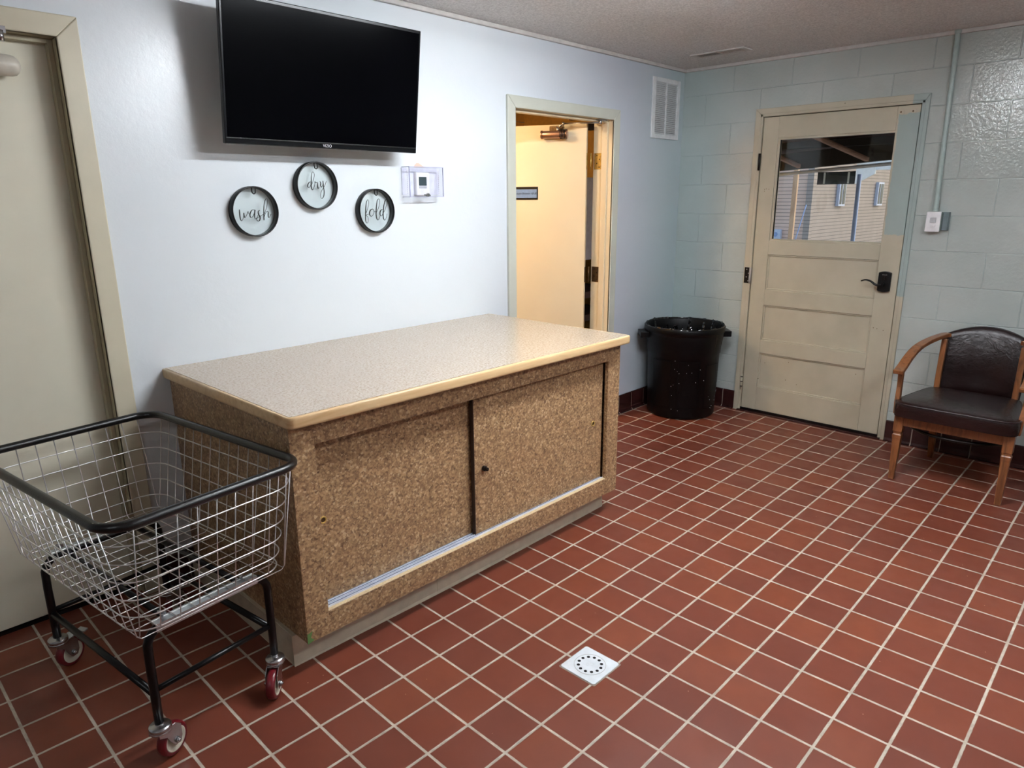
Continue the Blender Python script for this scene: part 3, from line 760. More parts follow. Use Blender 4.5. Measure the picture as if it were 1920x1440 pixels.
# ------------------------------------------------------------------ wall television
# tilted forward: bottom nearer the wall
TA = math.atan2(.07, .515)
TVX, TVY, TVZ = .830, .860, 1.746
tv = empty('television', (TVX, TVY, TVZ), label='black flat television tilted forward high on the white wall', cat='television')
TM = Matrix.Translation((TVX, TVY, TVZ)) @ rotm('X', TA)      # local: x right, y into the wall, z up the screen
W2, HT = .458, .518
b = MB(); b.box(-W2, W2, 0, .022, 0, HT, mat=TM)
b.build('bezel', M['bezel'], tv, bevel=.003)
MB().box(-W2 + .010, W2 - .010, -.0015, .001, .026, HT - .012, mat=TM).build('screen', M['screen'], tv)
MB().box(-W2 + .004, W2 - .004, -.004, .002, .020, .0245, mat=TM).build('chin_strip', M['blackvinyl'], tv, bevel=.001)
MB().box(-W2 + .05, W2 - .05, .022, .055, .04, HT - .10, mat=TM).build('rear_housing', M['black'], tv, bevel=.01)
b = MB(); b.box(-.16, .16, .055, .066, .13, .37, mat=TM); b.box(TVX - .15, TVX + .15, WY - .02, WY - .001, TVZ + .12, TVZ + .34)
b.box(TVX - .13, TVX - .10, TVY + .03, WY - .01, TVZ + .14, TVZ + .18); b.box(TVX + .10, TVX + .13, TVY + .03, WY - .01, TVZ + .14, TVZ + .18)
b.box(TVX - .13, TVX - .10, TVY + .0, WY - .01, TVZ + .29, TVZ + .32); b.box(TVX + .10, TVX + .13, TVY + .0, WY - .01, TVZ + .29, TVZ + .32)
b.build('wall_bracket', M['darkmetal'], tv)
text_mesh('maker_lettering', 'VIZIO', .0165, M['white_mark'], TM @ Matrix.Translation((-.02, -.0042, .0115)) @ rotm('X', pi / 2), tv)

# ------------------------------------------------------------------ three hoop signs with script words
WASH= [[(-0.0683, 0.0096, 0.0022), (-0.0688, -0.0036, 0.00353), (-0.0689, -0.0181, 0.00331), (-0.0675, -0.0291, 0.00264), (-0.0642, -0.0357, 0.00132), (-0.0589, -0.0305, 0.0011), (-0.0529, -0.0185, 0.00132), (-0.0499, -0.0052, 0.00198)], [(-0.0512, -0.0035, 0.00198), (-0.0513, -0.0137, 0.00309), (-0.0497, -0.0222, 0.0022), (-0.0447, -0.0199, 0.0011), (-0.0379, -0.0103, 0.00088), (-0.0324, 0.0018, 0.00088), (-0.0315, -0.0068, 0.00088), (-0.0272, -0.0081, 0.00088)], [(-0.0037, 0.0062, 0.00154), (-0.0123, 0.0075, 0.00154), (-0.0199, 0.0008, 0.00264), (-0.0253, -0.0098, 0.00331), (-0.0253, -0.0196, 0.00264), (-0.0205, -0.0236, 0.00132), (-0.013, -0.0181, 0.0011), (-0.0057, -0.0048, 0.00132), (-0.0017, 0.0074, 0.0022)], [(-0.0017, 0.0074, 0.00264), (-0.0044, -0.0048, 0.00331), (-0.0061, -0.0183, 0.00309), (-0.0045, -0.0282, 0.00198), (-0.0002, -0.0283, 0.00088), (0.0079, -0.0174, 0.00088), (0.0145, -0.0052, 0.0011)], [(0.0183, 0.0051, 0.00176), (0.0119, 0.0003, 0.0022), (0.0115, -0.0088, 0.00286), (0.0163, -0.0188, 0.00331), (0.0169, -0.0287, 0.00309), (0.0122, -0.0372, 0.0022), (0.0049, -0.0375, 0.00176), (0.0015, -0.0315, 0.00154), (0.0048, -0.0259, 0.00088), (0.0162, -0.02, 0.00066), (0.0322, -0.0117, 0.00066)], [(0.0334, -0.0358, 0.00264), (0.0345, -0.0179, 0.00309), (0.0363, 0.0018, 0.00286), (0.0387, 0.0191, 0.00242), (0.0427, 0.0363, 0.00176), (0.0476, 0.0473, 0.0011), (0.0529, 0.0515, 0.00088), (0.0563, 0.0473, 0.00088), (0.0554, 0.0337, 0.00066), (0.0503, 0.0165, 0.00066), (0.042, -0.0007, 0.00066), (0.0358, -0.013, 0.00066)], [(0.0353, -0.0229, 0.0011), (0.0423, -0.0082, 0.0011), (0.0508, 0.0004, 0.00132), (0.0549, -0.0022, 0.0022), (0.0539, -0.0121, 0.00286), (0.0535, -0.0213, 0.00242), (0.0563, -0.0254, 0.00132), (0.0618, -0.0198, 0.00088), (0.0677, -0.0107, 0.00066)]]
DRY= [[(-0.027, 0.0132, 0.00132), (-0.0345, 0.0157, 0.00154), (-0.0421, 0.0105, 0.00264), (-0.0471, 0.0015, 0.00331), (-0.0454, -0.0067, 0.00242), (-0.0396, -0.0074, 0.00132), (-0.0328, 0.0016, 0.0011), (-0.0268, 0.0145, 0.00132)], [(-0.0284, 0.0106, 0.00264), (-0.0277, 0.0247, 0.00264), (-0.0264, 0.0387, 0.0022), (-0.0228, 0.0515, 0.00154), (-0.0181, 0.058, 0.0011), (-0.0129, 0.0561, 0.00088), (-0.0107, 0.0467, 0.00066), (-0.0138, 0.0326, 0.00066), (-0.0206, 0.0171, 0.00066), (-0.0272, 0.0042, 0.00088)], [(-0.0277, 0.0247, 0.00264), (-0.0299, 0.0068, 0.00331), (-0.0296, -0.0086, 0.00331), (-0.0256, -0.0176, 0.00198), (-0.019, -0.0111, 0.00088), (-0.0128, 0.0043, 0.00066), (-0.0103, 0.0185, 0.00088)], [(-0.0102, 0.0198, 0.00154), (-0.0079, 0.0121, 0.00132), (0.0008, 0.0143, 0.00132), (0.0013, 0.007, 0.00264), (0.0004, -0.0033, 0.00331), (0.0027, -0.0115, 0.00198), (0.0087, -0.0058, 0.00088)], [(0.0139, 0.0188, 0.00132), (0.0176, 0.0124, 0.00264), (0.0166, 0.0007, 0.00309), (0.0203, -0.0057, 0.00198), (0.0264, 0.0021, 0.0011), (0.0309, 0.0177, 0.00154)], [(0.0294, 0.0216, 0.00198), (0.03, 0.0073, 0.00309), (0.0308, -0.0109, 0.00286), (0.0319, -0.0265, 0.00286), (0.028, -0.0435, 0.00264), (0.0197, -0.054, 0.00154), (0.0133, -0.05, 0.0011), (0.0125, -0.0383, 0.00088), (0.0188, -0.0226, 0.00088), (0.0298, -0.0083, 0.00066), (0.0396, 0.0048, 0.00066), (0.0465, 0.0205, 0.00066)]]
FOLD= [[(-0.0499, 0.0516, 0.0012), (-0.0566, 0.0411, 0.00216), (-0.0609, 0.023, 0.00313), (-0.064, 0.0019, 0.00361), (-0.0665, -0.0223, 0.00337), (-0.0671, -0.0406, 0.00313), (-0.0643, -0.0528, 0.00192), (-0.0576, -0.0542, 0.00096), (-0.0531, -0.044, 0.00072), (-0.0535, -0.0287, 0.00072), (-0.0612, -0.0209, 0.00072), (-0.0632, -0.0178, 0.00096), (-0.0472, -0.0142, 0.00096)], [(-0.0499, 0.0516, 0.0012), (-0.0449, 0.0485, 0.00096), (-0.0443, 0.0364, 0.00072), (-0.0485, 0.0198, 0.00072), (-0.0582, -0.0012, 0.00072), (-0.0643, -0.0133, 0.00096)], [(-0.0275, 0.0089, 0.00144), (-0.0377, 0.003, 0.00313), (-0.0431, -0.0091, 0.00361), (-0.0416, -0.0198, 0.00288), (-0.0337, -0.0246, 0.00144), (-0.0242, -0.0186, 0.0012), (-0.0172, -0.0065, 0.0012), (-0.0187, 0.0042, 0.00144), (-0.0267, 0.0095, 0.00144)], [(-0.0191, -0.0004, 0.0012), (-0.0117, -0.0036, 0.00096), (-0.0058, -0.0006, 0.00096)], [(0.0122, 0.0552, 0.0012), (0.0048, 0.0467, 0.00216), (-0.0003, 0.0284, 0.00313), (-0.0041, 0.007, 0.00361), (-0.0064, -0.0144, 0.00361), (-0.0046, -0.0329, 0.00313), (0.0017, -0.0423, 0.00168), (0.0089, -0.0379, 0.00096), (0.016, -0.0241, 0.00072)], [(0.0122, 0.0552, 0.0012), (0.0167, 0.0527, 0.00096), (0.0177, 0.0405, 0.00072), (0.013, 0.0221, 0.00072), (0.0041, 0.0038, 0.00072), (-0.0044, -0.0083, 0.00096)], [(0.032, 0.0059, 0.00144), (0.0232, 0.0029, 0.00288), (0.0172, -0.0071, 0.00337), (0.0171, -0.0195, 0.00288), (0.0229, -0.0243, 0.00144), (0.0312, -0.0167, 0.0012), (0.0376, -0.0029, 0.00144)], [(0.0569, 0.0531, 0.0012), (0.0485, 0.0449, 0.00216), (0.0419, 0.0264, 0.00288), (0.0373, 0.0049, 0.00337), (0.0343, -0.0167, 0.00361), (0.0354, -0.0354, 0.00313), (0.0414, -0.044, 0.00168), (0.0484, -0.0388, 0.00096), (0.0548, -0.0249, 0.00072), (0.0571, -0.0141, 0.00072)], [(0.0569, 0.0531, 0.0012), (0.0614, 0.0509, 0.00096), (0.0616, 0.0417, 0.00072), (0.0565, 0.0247, 0.00072), (0.0466, 0.0047, 0.00072), (0.0372, -0.0091, 0.00096)]]
def stroke(b, pts, cx, cy, cz):
    P = catmull([(x, 0, z) for x, z, w_ in pts], 5); Wd = catmull([(w_, 0, 0) for x, z, w_ in pts], 5)
    L, Rr = [], []
    for i, p in enumerate(P):
        d = (P[min(i + 1, len(P) - 1)] - P[max(i - 1, 0)]).normalized(); n_ = Vector((-d.z, 0, d.x)); h_ = max(Wd[i].x * 1.4, .0015) / 2
        L.append(Vector((cx, cy, cz)) + p + n_ * h_); Rr.append(Vector((cx, cy, cz)) + p - n_ * h_)
    e = Vector((0, .0016, 0)); F = [(b.bm.verts.new(a), b.bm.verts.new(c), b.bm.verts.new(a + e), b.bm.verts.new(c + e)) for a, c in zip(L, Rr)]
    for A, B in zip(F, F[1:]):
        for q in ((0, 1), (3, 2), (2, 0), (1, 3)):
            b.bm.faces.new([A[q[0]], A[q[1]], B[q[1]], B[q[0]]])
    b.bm.faces.new([F[0][0], F[0][2], F[0][3], F[0][1]]); b.bm.faces.new([F[-1][0], F[-1][1], F[-1][3], F[-1][2]])
def hoop(cx, cz, word, strokes, lab):
    s = empty('hoop_sign', (cx, WY, cz), label=lab, cat='wall sign', group='round hoop signs above the folding counter')
    b = MB(); mt = Matrix.Translation((cx, WY - .001, cz)) @ rotm('X', pi / 2)
    R_ = .1015; n = 72
    b.lathe([(R_, 0), (R_, .033), (R_ - .0015, .0345), (R_ - .0045, .0345), (R_ - .006, .033), (R_ - .006, 0), (R_, 0)], n=n, mat=mt)
    b.build('hoop', M['blackpaint'], s)
    b = MB(); b.lathe([(0, .026), (R_ - .0055, .026)], n=n, mat=mt); b.lathe([(0, .0285), (R_ - .0055, .0285)], n=n, mat=mt)
    b.build('glass_disc', M['tint'], s)
    b = MB()
    for st in strokes: stroke(b, st, cx, WY - .0315, cz)
    b.build('script_lettering', M['ink'], s)
    b = MB(); zz = cz + R_ - .006
    b.tube([(cx - .008, WY - .031, zz + .002), (cx - .008, WY - .031, zz - .013), (cx - .0065, WY - .031, zz - .021), (cx, WY - .031, zz - .025), (cx + .0065, WY - .031, zz - .021), (cx + .008, WY - .031, zz - .013), (cx + .008, WY - .031, zz + .002)], .0026, 8)
    b.build('hanging_loop', M['black'], s)
hoop(.520, 1.493, 'wash', WASH, 'black hoop sign with clear glass reading wash, left and lowest of three')
hoop(.817, 1.598, 'dry', DRY, 'black hoop sign with clear glass reading dry, highest, just under the television')
hoop(1.126, 1.486, 'fold', FOLD, 'black hoop sign with clear glass reading fold, nearest the thermostat')

# ------------------------------------------------------------------ thermostat inside its clear guard
th = empty('thermostat', (1.42, WY, 1.612), label='white thermostat with grey display on the white wall', cat='thermostat')
MB().box(1.375, 1.462, WY - .024, WY - .0005, 1.555, 1.668).build('thermostat_body', M['white_plastic'], th, bevel=.007, seg=3)
MB().box(1.392, 1.440, WY - .0252, WY - .0235, 1.603, 1.645).build('display', M['lcd'], th)
b = MB(); b.box(1.392, 1.440, WY - .0255, WY - .0235, 1.590, 1.6005)
b.build('button_row', M['grey_plastic'], th)
gd = empty('thermostat_guard', (1.40, WY, 1.615), label='clear plastic locking guard box around the thermostat', cat='guard box')
b = MB(); gx0, gx1, gz0, gz1, gy = 1.306, 1.520, 1.548, 1.692, WY - .060
b.box(gx0, gx1, gy, gy + .0025, gz0, gz1); b.box(gx0, gx0 + .0025, gy, WY - .0005, gz0, gz1); b.box(gx1 - .0025, gx1, gy, WY - .0005, gz0, gz1)
b.box(gx0, gx1, gy, WY - .0005, gz1 - .0025, gz1); b.box(gx0, gx1, gy, WY - .0005, gz0, gz0 + .0025)
b.build('guard_cover', M['guard'], gd)
b = MB(); b.box(gx0 - .004, gx1 + .022, WY - .004, WY - .0002, gz0 + .012, gz1 - .004); b.build('guard_base', simple('frosted_clear_base', rgb(224, 227, 240), .3), gd)
b = MB()
for z_ in (gz0 + .0, gz1 - .003): b.box(gx0 - .001, gx1 + .001, gy - .0015, gy + .003, z_, z_ + .003)
for x_ in (gx0 - .001, gx1 - .002): b.box(x_, x_ + .003, gy - .0015, gy + .003, gz0, gz1)
b.box(gx0 - .001, gx0 + .001, gy, WY - .001, gz0, gz0 + .003); b.box(gx0 - .001, gx0 + .001, gy, WY - .001, gz1 - .003, gz1)
b.build('guard_edge', simple('pale_violet_edge', rgb(176, 178, 206), .3), gd)
for x_ in (gx0 + .028, gx1 + .015):
    b = MB()
    for k in range(12): b.box(x_, x_ + .0022, WY - .0062, WY - .004, gz0 + .018 + k * .0095, gz0 + .021 + k * .0095)
    b.build('vent_slots', M['tape'], gd)
b = MB(); b.cyl((1.412, gy - .012, gz0 + .010), (1.412, gy + .001, gz0 + .010), .008, n=16); b.box(1.392, 1.404, gy - .005, gy, gz0 + .006, gz0 + .014); b.box(1.418, 1.43, gy - .005, gy, gz0 + .004, gz0 + .012)
b.build('key_latch', M['zinc'], gd)
b = MB(); b.prism([(1.383, 1.690), (1.388, 1.702), (1.398, 1.711), (1.412, 1.712), (1.425, 1.706), (1.442, 1.697), (1.455, 1.691)], WY - .0012, WY - .0002, lambda u, v, w_: Vector((u, w_, v)))
tag(b.build('plaster_patch', M['orange']), label='small unpainted pinkish patch above the thermostat guard', cat='wall patch')

# ------------------------------------------------------------------ louvred grille on the white wall, register in the ceiling
vg = empty('wall_grille', (3.652, WY, 2.14), label='tall white louvred grille high on the wall beside the corner', cat='vent')
vx0, vx1, vz0, vz1 = 3.478, 3.832, 1.941, 2.340
b = MB(); fw = .038
b.box(vx0, vx0 + fw, WY - .012, WY - .0005, vz0, vz1); b.box(vx1 - fw, vx1, WY - .012, WY - .0005, vz0, vz1)
b.box(vx0 + fw, vx1 - fw, WY - .012, WY - .0005, vz0, vz0 + .03); b.box(vx0 + fw, vx1 - fw, WY - .012, WY - .0005, vz1 - .03, vz1)
xm = (vx0 + vx1) / 2; b.box(xm - .007, xm + .007, WY - .011, WY - .0005, vz0 + .03, vz1 - .03)
b.build('grille_frame', M['vent'], vg, bevel=.003)
b = MB(); n_ = 27
for k in range(n_):
    zz = vz0 + .036 + (vz1 - vz0 - .072) * k / (n_ - 1)
    for xa, xb in ((vx0 + fw, xm - .007), (xm + .007, vx1 - fw)):
        b.box(xa, xb, -.006, .006, -.0008, .0008, mat=Matrix.Translation((0, WY - .007, zz)) @ rotm('X', -.75))
b.build('louvres', M['vent'], vg)
MB().box(vx0 + fw, vx1 - fw, WY - .0015, WY - .0005, vz0 + .03, vz1 - .03).build('grille_backing', M['vent_dark'], vg)
cv_ = empty('ceiling_register', (3.48, .51, CZ), label='narrow louvred register set in the stippled ceiling', cat='vent')
cx0, cx1, cy0, cy1 = 3.43, 3.545, .325, .695
b = MB(); b.box(cx0, cx1, cy0, cy0 + .03, CZ - .008, CZ - .0005); b.box(cx0, cx1, cy1 - .03, cy1, CZ - .008, CZ - .0005); b.box(cx0, cx0 + .022, cy0 + .03, cy1 - .03, CZ - .008, CZ - .0005); b.box(cx1 - .022, cx1, cy0 + .03, cy1 - .03, CZ - .008, CZ - .0005)
b.box(cx0, cx1, .503, .515, CZ - .008, CZ - .0005); b.build('register_frame', M['cove'], cv_, bevel=.002)
b = MB()
for k in range(22):
    yy = cy0 + .036 + k * .0142; b.box(cx0 + .022, cx1 - .022, -.0008, .0008, -.004, .003, mat=Matrix.Translation((0, yy, CZ - .004)) @ rotm('X', .6 if yy < .51 else -.6))
b.build('register_fins', M['cove'], cv_)
MB().box(cx0 + .022, cx1 - .022, cy0 + .03, cy1 - .03, CZ - .001, CZ - .0004).build('register_backing', M['hole'], cv_)

# ------------------------------------------------------------------ conduit and occupancy switch by the outside door
cd = empty('conduit', (WX - .013, -.725, 1.44), label='grey-green painted conduit pipe running up the block wall to the ceiling', cat='conduit')
b = MB(); pts = catmull([(WX - .015, -.713, CZ - .0), (WX - .015, -.716, 2.2), (WX - .016, -.722, 1.8), (WX - .020, -.728, 1.56), (WX - .030, -.731, 1.50), (WX - .033, -.732, 1.443)], 8); b.tube(pts, .0135, 14)
b.build('conduit_pipe', M['conduit'], cd)
MB().cyl((WX - .033, -.732, 1.445), (WX - .033, -.732, 1.458), .015, n=12).build('conduit_fitting', M['conduit'], cd)
MB().cyl((WX - .015, -.713, CZ - .02), (WX - .015, -.713, CZ - .001), .018, n=12).build('conduit_fitting', M['conduit'], cd)
sw = empty('occupancy_switch', (WX - .03, -.727, 1.385), label='white occupancy sensor switch on a surface box by the outside door', cat='switch')
b = MB(); b.box(WX - .045, WX - .0005, -.770, -.700, 1.336, 1.443); b.build('surface_box', M['conduit'], sw, bevel=.003)
b = MB(); b.box(WX - .014, WX - .0005, -.807, -.771, 1.338, 1.443); b.box(WX - .042, WX - .013, -.807, -.802, 1.338, 1.443); b.build('box_extension', simple('grey_steel_box', rgb(118, 132, 136), .5, .3), sw, bevel=.002)
b = MB(); b.box(WX - .051, WX - .045, -.769, -.693, 1.331, 1.446); b.build('switch_plate', M['white_plastic'], sw, bevel=.003)
b = MB(); b.box(WX - .056, WX - .051, -.747, -.716, 1.383, 1.413); b.build('sensor_lens', M['grey_plastic'], sw, bevel=.004)
b = MB(); b.box(WX - .0555, WX - .051, -.747, -.718, 1.358, 1.373); b.build('push_button', M['white_plastic'], sw, bevel=.002)

# ------------------------------------------------------------------ floor drain
dx0, dx1, dy0, dy1 = .731, .886, -.659, -.506
dcx, dcy = (dx0 + dx1) / 2, (dy0 + dy1) / 2; zf = fz(dcx, dcy)
dr = empty('floor_drain', (dcx, dcy, zf), label='square white floor drain cover with a ring of round holes', cat='drain')
def rrect(x0, x1, y0, y1, r, n=5):
    o = []
    for cx, cy, a0 in ((x1 - r, y1 - r, 0), (x0 + r, y1 - r, pi / 2), (x0 + r, y0 + r, pi), (x1 - r, y0 + r, 3 * pi / 2)):
        for k in range(n + 1): o.append((cx + r * math.cos(a0 + pi / 2 * k / n), cy + r * math.sin(a0 + pi / 2 * k / n)))
    return o
b = MB(); b.prism(rrect(dx0 + .003, dx1 - .003, dy0 + .003, dy1 - .003, .010), zf + .0005, zf + .004, lambda u, v, w_: Vector((u, v, w_))); b.build('drain_plate', M['drain'], dr, bevel=.001)
b = MB(); b.prism(rrect(dx0 - .001, dx1 + .001, dy0 - .001, dy1 + .001, .006), zf - .003, zf + .0012, lambda u, v, w_: Vector((u, v, w_))); b.build('drain_surround', M['grout'], dr)
b = MB(); b.lathe([(.0545, 0), (.0545, .0006), (.0555, .0006), (.0555, 0)], c=(dcx, dcy, zf + .004), n=48); b.build('ring_groove', M['tape'], dr)
b = MB(); b.cyl((dcx, dcy, zf + .004), (dcx, dcy, zf + .0046), .0538, n=48); b.build('strainer_disc', M['drain'], dr)
for k in range(12):
    a = 2 * pi * (k + .5) / 12; px_, py_ = dcx + .0405 * math.cos(a), dcy + .0405 * math.sin(a)
    MB().cyl((px_, py_, zf + .0045), (px_, py_, zf + .0049), .0058, n=14).build('drain_hole', M['hole'], dr)
text_mesh('cast_lettering', 'GD', .020, M['vent'], Matrix.Translation((dcx, dcy, zf + .0048)) @ rotm('Z', -pi / 4), dr, depth=.0002)

# ------------------------------------------------------------------ waste bin
BX, BY = 3.566, .695; bz = fz(BX, BY)
bn = empty('waste_bin', (BX, BY, bz), label='large round black waste bin with liner in the corner', cat='waste bin')
b = MB(); prof = [(.0, .0), (.225, .0), (.240, .012), (.243, .02), (.247, .20), (.249, .205), (.256, .46), (.262, .465), (.266, .54), (.272, .56), (.276, .60), (.276, .612), (.283, .615), (.286, .628), (.286, .650), (.282, .656), (.276, .656), (.272, .648), (.262, .60), (.245, .25), (.238, .03), (0, .03)]
b.lathe(prof, c=(BX, BY, bz), n=72); b.build('bin_body', M['bin'], bn)
b = MB()
for a0, a1, za, zb in ((3.55, 4.15, .08, .43), (4.35, 4.95, .08, .40), (2.75, 3.35, .08, .43)):
    for (ta, tb, zc, zd) in ((a0, a1, zb - .006, zb), (a0, a1, za, za + .006), (a0, a0 + .022, za, zb), (a1 - .022, a1, za, zb)):
        nn = 10; P0 = []
        for kk in range(nn + 1):
            a = ta + (tb - ta) * kk / nn
            P0.append([Vector((BX + (r_ + .0018) * math.cos(a), BY + (r_ + .0018) * math.sin(a), bz + z_)) for z_, r_ in ((zc, .2433 + (zc - .02) * .031), (zd, .2433 + (zd - .02) * .031))])
        b.quadgrid(P0)
b.build('embossed_panel', M['bin'], bn)
ha = math.atan2(-.722, .691)
for sgn in (1, -1):
    a = ha if sgn > 0 else ha + pi
    mt = Matrix.Translation((BX, BY, bz)) @ rotm('Z', a)
    b = MB(); b.box(.268, .325, -.060, .060, .603, .612, mat=mt); b.box(.316, .326, -.060, .060, .575, .612, mat=mt); b.box(.262, .326, -.062, -.054, .570, .612, mat=mt); b.box(.262, .326, .054, .062, .570, .612, mat=mt)
    b.build('bin_handle', M['bin'], bn, bevel=.004)
# liner: crumpled bag folded over the rim
b = MB(); rows = []; random.seed(3)
ph_ = [random.uniform(0, 6.28) for _ in range(6)]
for i in range(15):
    row = []
    for k in range(121):
        a = 2 * pi * k / 120
        wv = .5 * math.sin(17 * a + ph_[0]) + .5 * math.sin(29 * a + ph_[1]) + .4 * math.sin(43 * a + ph_[2])
        t_ = i / 14
        if i < 2: r = .2795 - .002 * i; z = .6555 + .004 * i
        else:
            tt = (i - 2) / 12; r = .2765 - .035 * tt - .010 * wv * min(1, tt * 3) - (.12 * (tt - .75) * 4 if tt > .75 else 0); z = .6585 - .20 * tt + .004 * wv
        if i in (1, 2): z += .003 * max(0, wv) + .005 * max(0, math.sin(3 * a + 4))
        row.append(Vector((BX + r * math.cos(a), BY + r * math.sin(a), bz + z)))
    rows.append(row)
V = b.quadgrid(rows); b.bm.faces.new([v for v in V[-1][:-1]]); bmesh.ops.remove_doubles(b.bm, verts=b.bm.verts, dist=1e-5)
b.build('bin_liner', M['liner'], bn)
b = MB(); random.seed(11)
for k in range(34):
    a = random.uniform(-2.9, -1.2) if True else 0; z_ = random.uniform(.04, .56); r = .2448 + (.262 - .243) * z_ / .5 * .82
    a = random.uniform(pi + .1, 1.62 * pi)
    r = .2440 + (.2567 - .2440) * (z_ - .02) / .44 if z_ < .46 else .2625 + .0045 * (z_ - .465) / .075
    if z_ > .44: continue
    p = Vector((BX + r * math.cos(a), BY + r * math.sin(a), bz + z_)); n0 = Vector((math.cos(a), math.sin(a), 0))
    b.cyl(p, p + n0 * .002, random.uniform(.0012, .0028), n=8)
tag(b.build('paint_flecks', M['white_mark'], bn), kind='stuff')

# ------------------------------------------------------------------ armchair
chx, chy = 3.45, -1.105; chz = fz(chx, chy)
ch = empty('armchair', (chx, chy, chz), label='brown vinyl barrel-back armchair with wooden arms beside the outside door', cat='armchair')
yl, yr = -.852, -1.358      # outer leg centres left / right
zb_ = chz
def legmesh(x, y, x2, y2, ztop, w0, w1, front):
    b = MB()
    def ring(cx, cy, z, h): return [b.bm.verts.new((cx + sx * h, cy + sy * h, z)) for sx, sy in ((-1, -1), (1, -1), (1, 1), (-1, 1))]
    if front:
        L = [(0, w1, 0), (.235, w0 * .88, .235), (.245, w0 * .98, .25), (.262, w0 * 1.0, .262), (.268, w0 * .84, .268), (.276, w0 * .84, .276), (.284, w0 * 1.02, .284), (ztop, w0 * 1.02, ztop)]
    else: L = [(0, w1, 0), (.2, w0 * .95, .2), (ztop, w0, ztop)]
    R = []
    for z, h, zz in L:
        t_ = z / ztop; R.append(ring(x2 + (x - x2) * t_, y2 + (y - y2) * t_, zb_ + z, h))
    for A, B in zip(R, R[1:]):
        for k in range(4): b.bm.faces.new([A[k], A[(k + 1) % 4], B[(k + 1) % 4], B[k]])
    b.bm.faces.new(R[0][::-1]); b.bm.faces.new(R[-1])
    if front:
        b.box(x - w0 * 1.06, x - w0 * .95, y - w0 * .55, y + w0 * .55, zb_ + .296, zb_ + ztop - .012)
    return b
legmesh(3.245, yl, 3.238, yl, .378, .0225, .0135, True).build('leg', M['chairwood'], ch, bevel=.002)
legmesh(3.245, yr, 3.230, yr, .378, .0225, .0135, True).build('leg', M['chairwood'], ch, bevel=.002)
legmesh(3.68, -.925, 3.752, -.925, .40, .020, .014, False).build('leg', M['chairwood'], ch, bevel=.002)
legmesh(3.68, -1.290, 3.752, -1.290, .40, .020, .014, False).build('leg', M['chairwood'], ch, bevel=.002)
b = MB(); b.box(3.228, 3.250, yr + .022, yl - .022, zb_ + .318, zb_ + .376)
for sy, ya, yb in ((1, yl, -.925), (-1, yr, -1.29)):
    d = Vector((3.68 - 3.245, yb - ya, 0)); an = math.atan2(d.y, d.x)
    b.box(.02, d.length - .018, -.010, .010, zb_ + .318, zb_ + .376, mat=Matrix.Translation((3.245, ya, 0)) @ rotm('Z', an))
b.box(3.668, 3.69, -1.27, -.945, zb_ + .318, zb_ + .376)
b.build('seat_rail', M['chairwood'], ch, bevel=.002)
# bentwood ring stretcher under the seat
b = MB(); b.tube([(3.46 + .215 * math.cos(a), -1.105 + .245 * math.sin(a), zb_ + .285) for a in [2 * pi * k / 48 for k in range(48)]], .009, 8, closed=True); b.build('stretcher_ring', M['darkmetal'], ch)
# seat cushion: tapered slab, crowned
def seat():
    b = MB(); rows = []
    N, Kk = 22, 22
    def outline(t):
        # rounded trapezoid outline, param by angle
        a = 2 * pi * t; c_, s_ = math.cos(a), math.sin(a); e = .22
        u = math.copysign(abs(c_) ** e, c_); v = math.copysign(abs(s_) ** e, s_)
        x = 3.44 + u * .262; hw_ = .287 - .068 * max(0, (x - 3.30) / .40)
        return x, -1.105 + v * hw_
    NP = 72; ringsz = [(.0, 1.0, .378), (.006, 1.0, .380), (.0, 1.006, .395), (.0, 1.010, .415), (.0, 1.006, .438), (0, .998, .450), (0, .975, .4565), (0, .90, .461), (0, .75, .468), (0, .5, .475), (0, .25, .478)]
    R = []
    for _, s_, z in ringsz:
        ring = []
        for k in range(NP):
            x, y = outline(k / NP); ring.append(b.bm.verts.new((3.44 + (x - 3.44) * s_, -1.105 + (y + 1.105) * s_, zb_ + z)))
        R.append(ring)
    for A, B in zip(R, R[1:]):
        for k in range(NP):
            f_ = b.bm.faces.new([A[k], A[(k + 1) % NP], B[(k + 1) % NP], B[k]]); f_.smooth = True
    b.bm.faces.new(R[0][::-1]); f_ = b.bm.faces.new(R[-1]); f_.smooth = True
    st = b.build('seat', M['leather'], ch)
    b = MB(); b.tube([Vector((3.44 + (outline(k / NP)[0] - 3.44) * 1.001, -1.105 + (outline(k / NP)[1] + 1.105) * 1.001, zb_ + .4505)) for k in range(NP)], .0038, 6, closed=True)
    b.build('seat_piping', M['piping'], st)
seat()
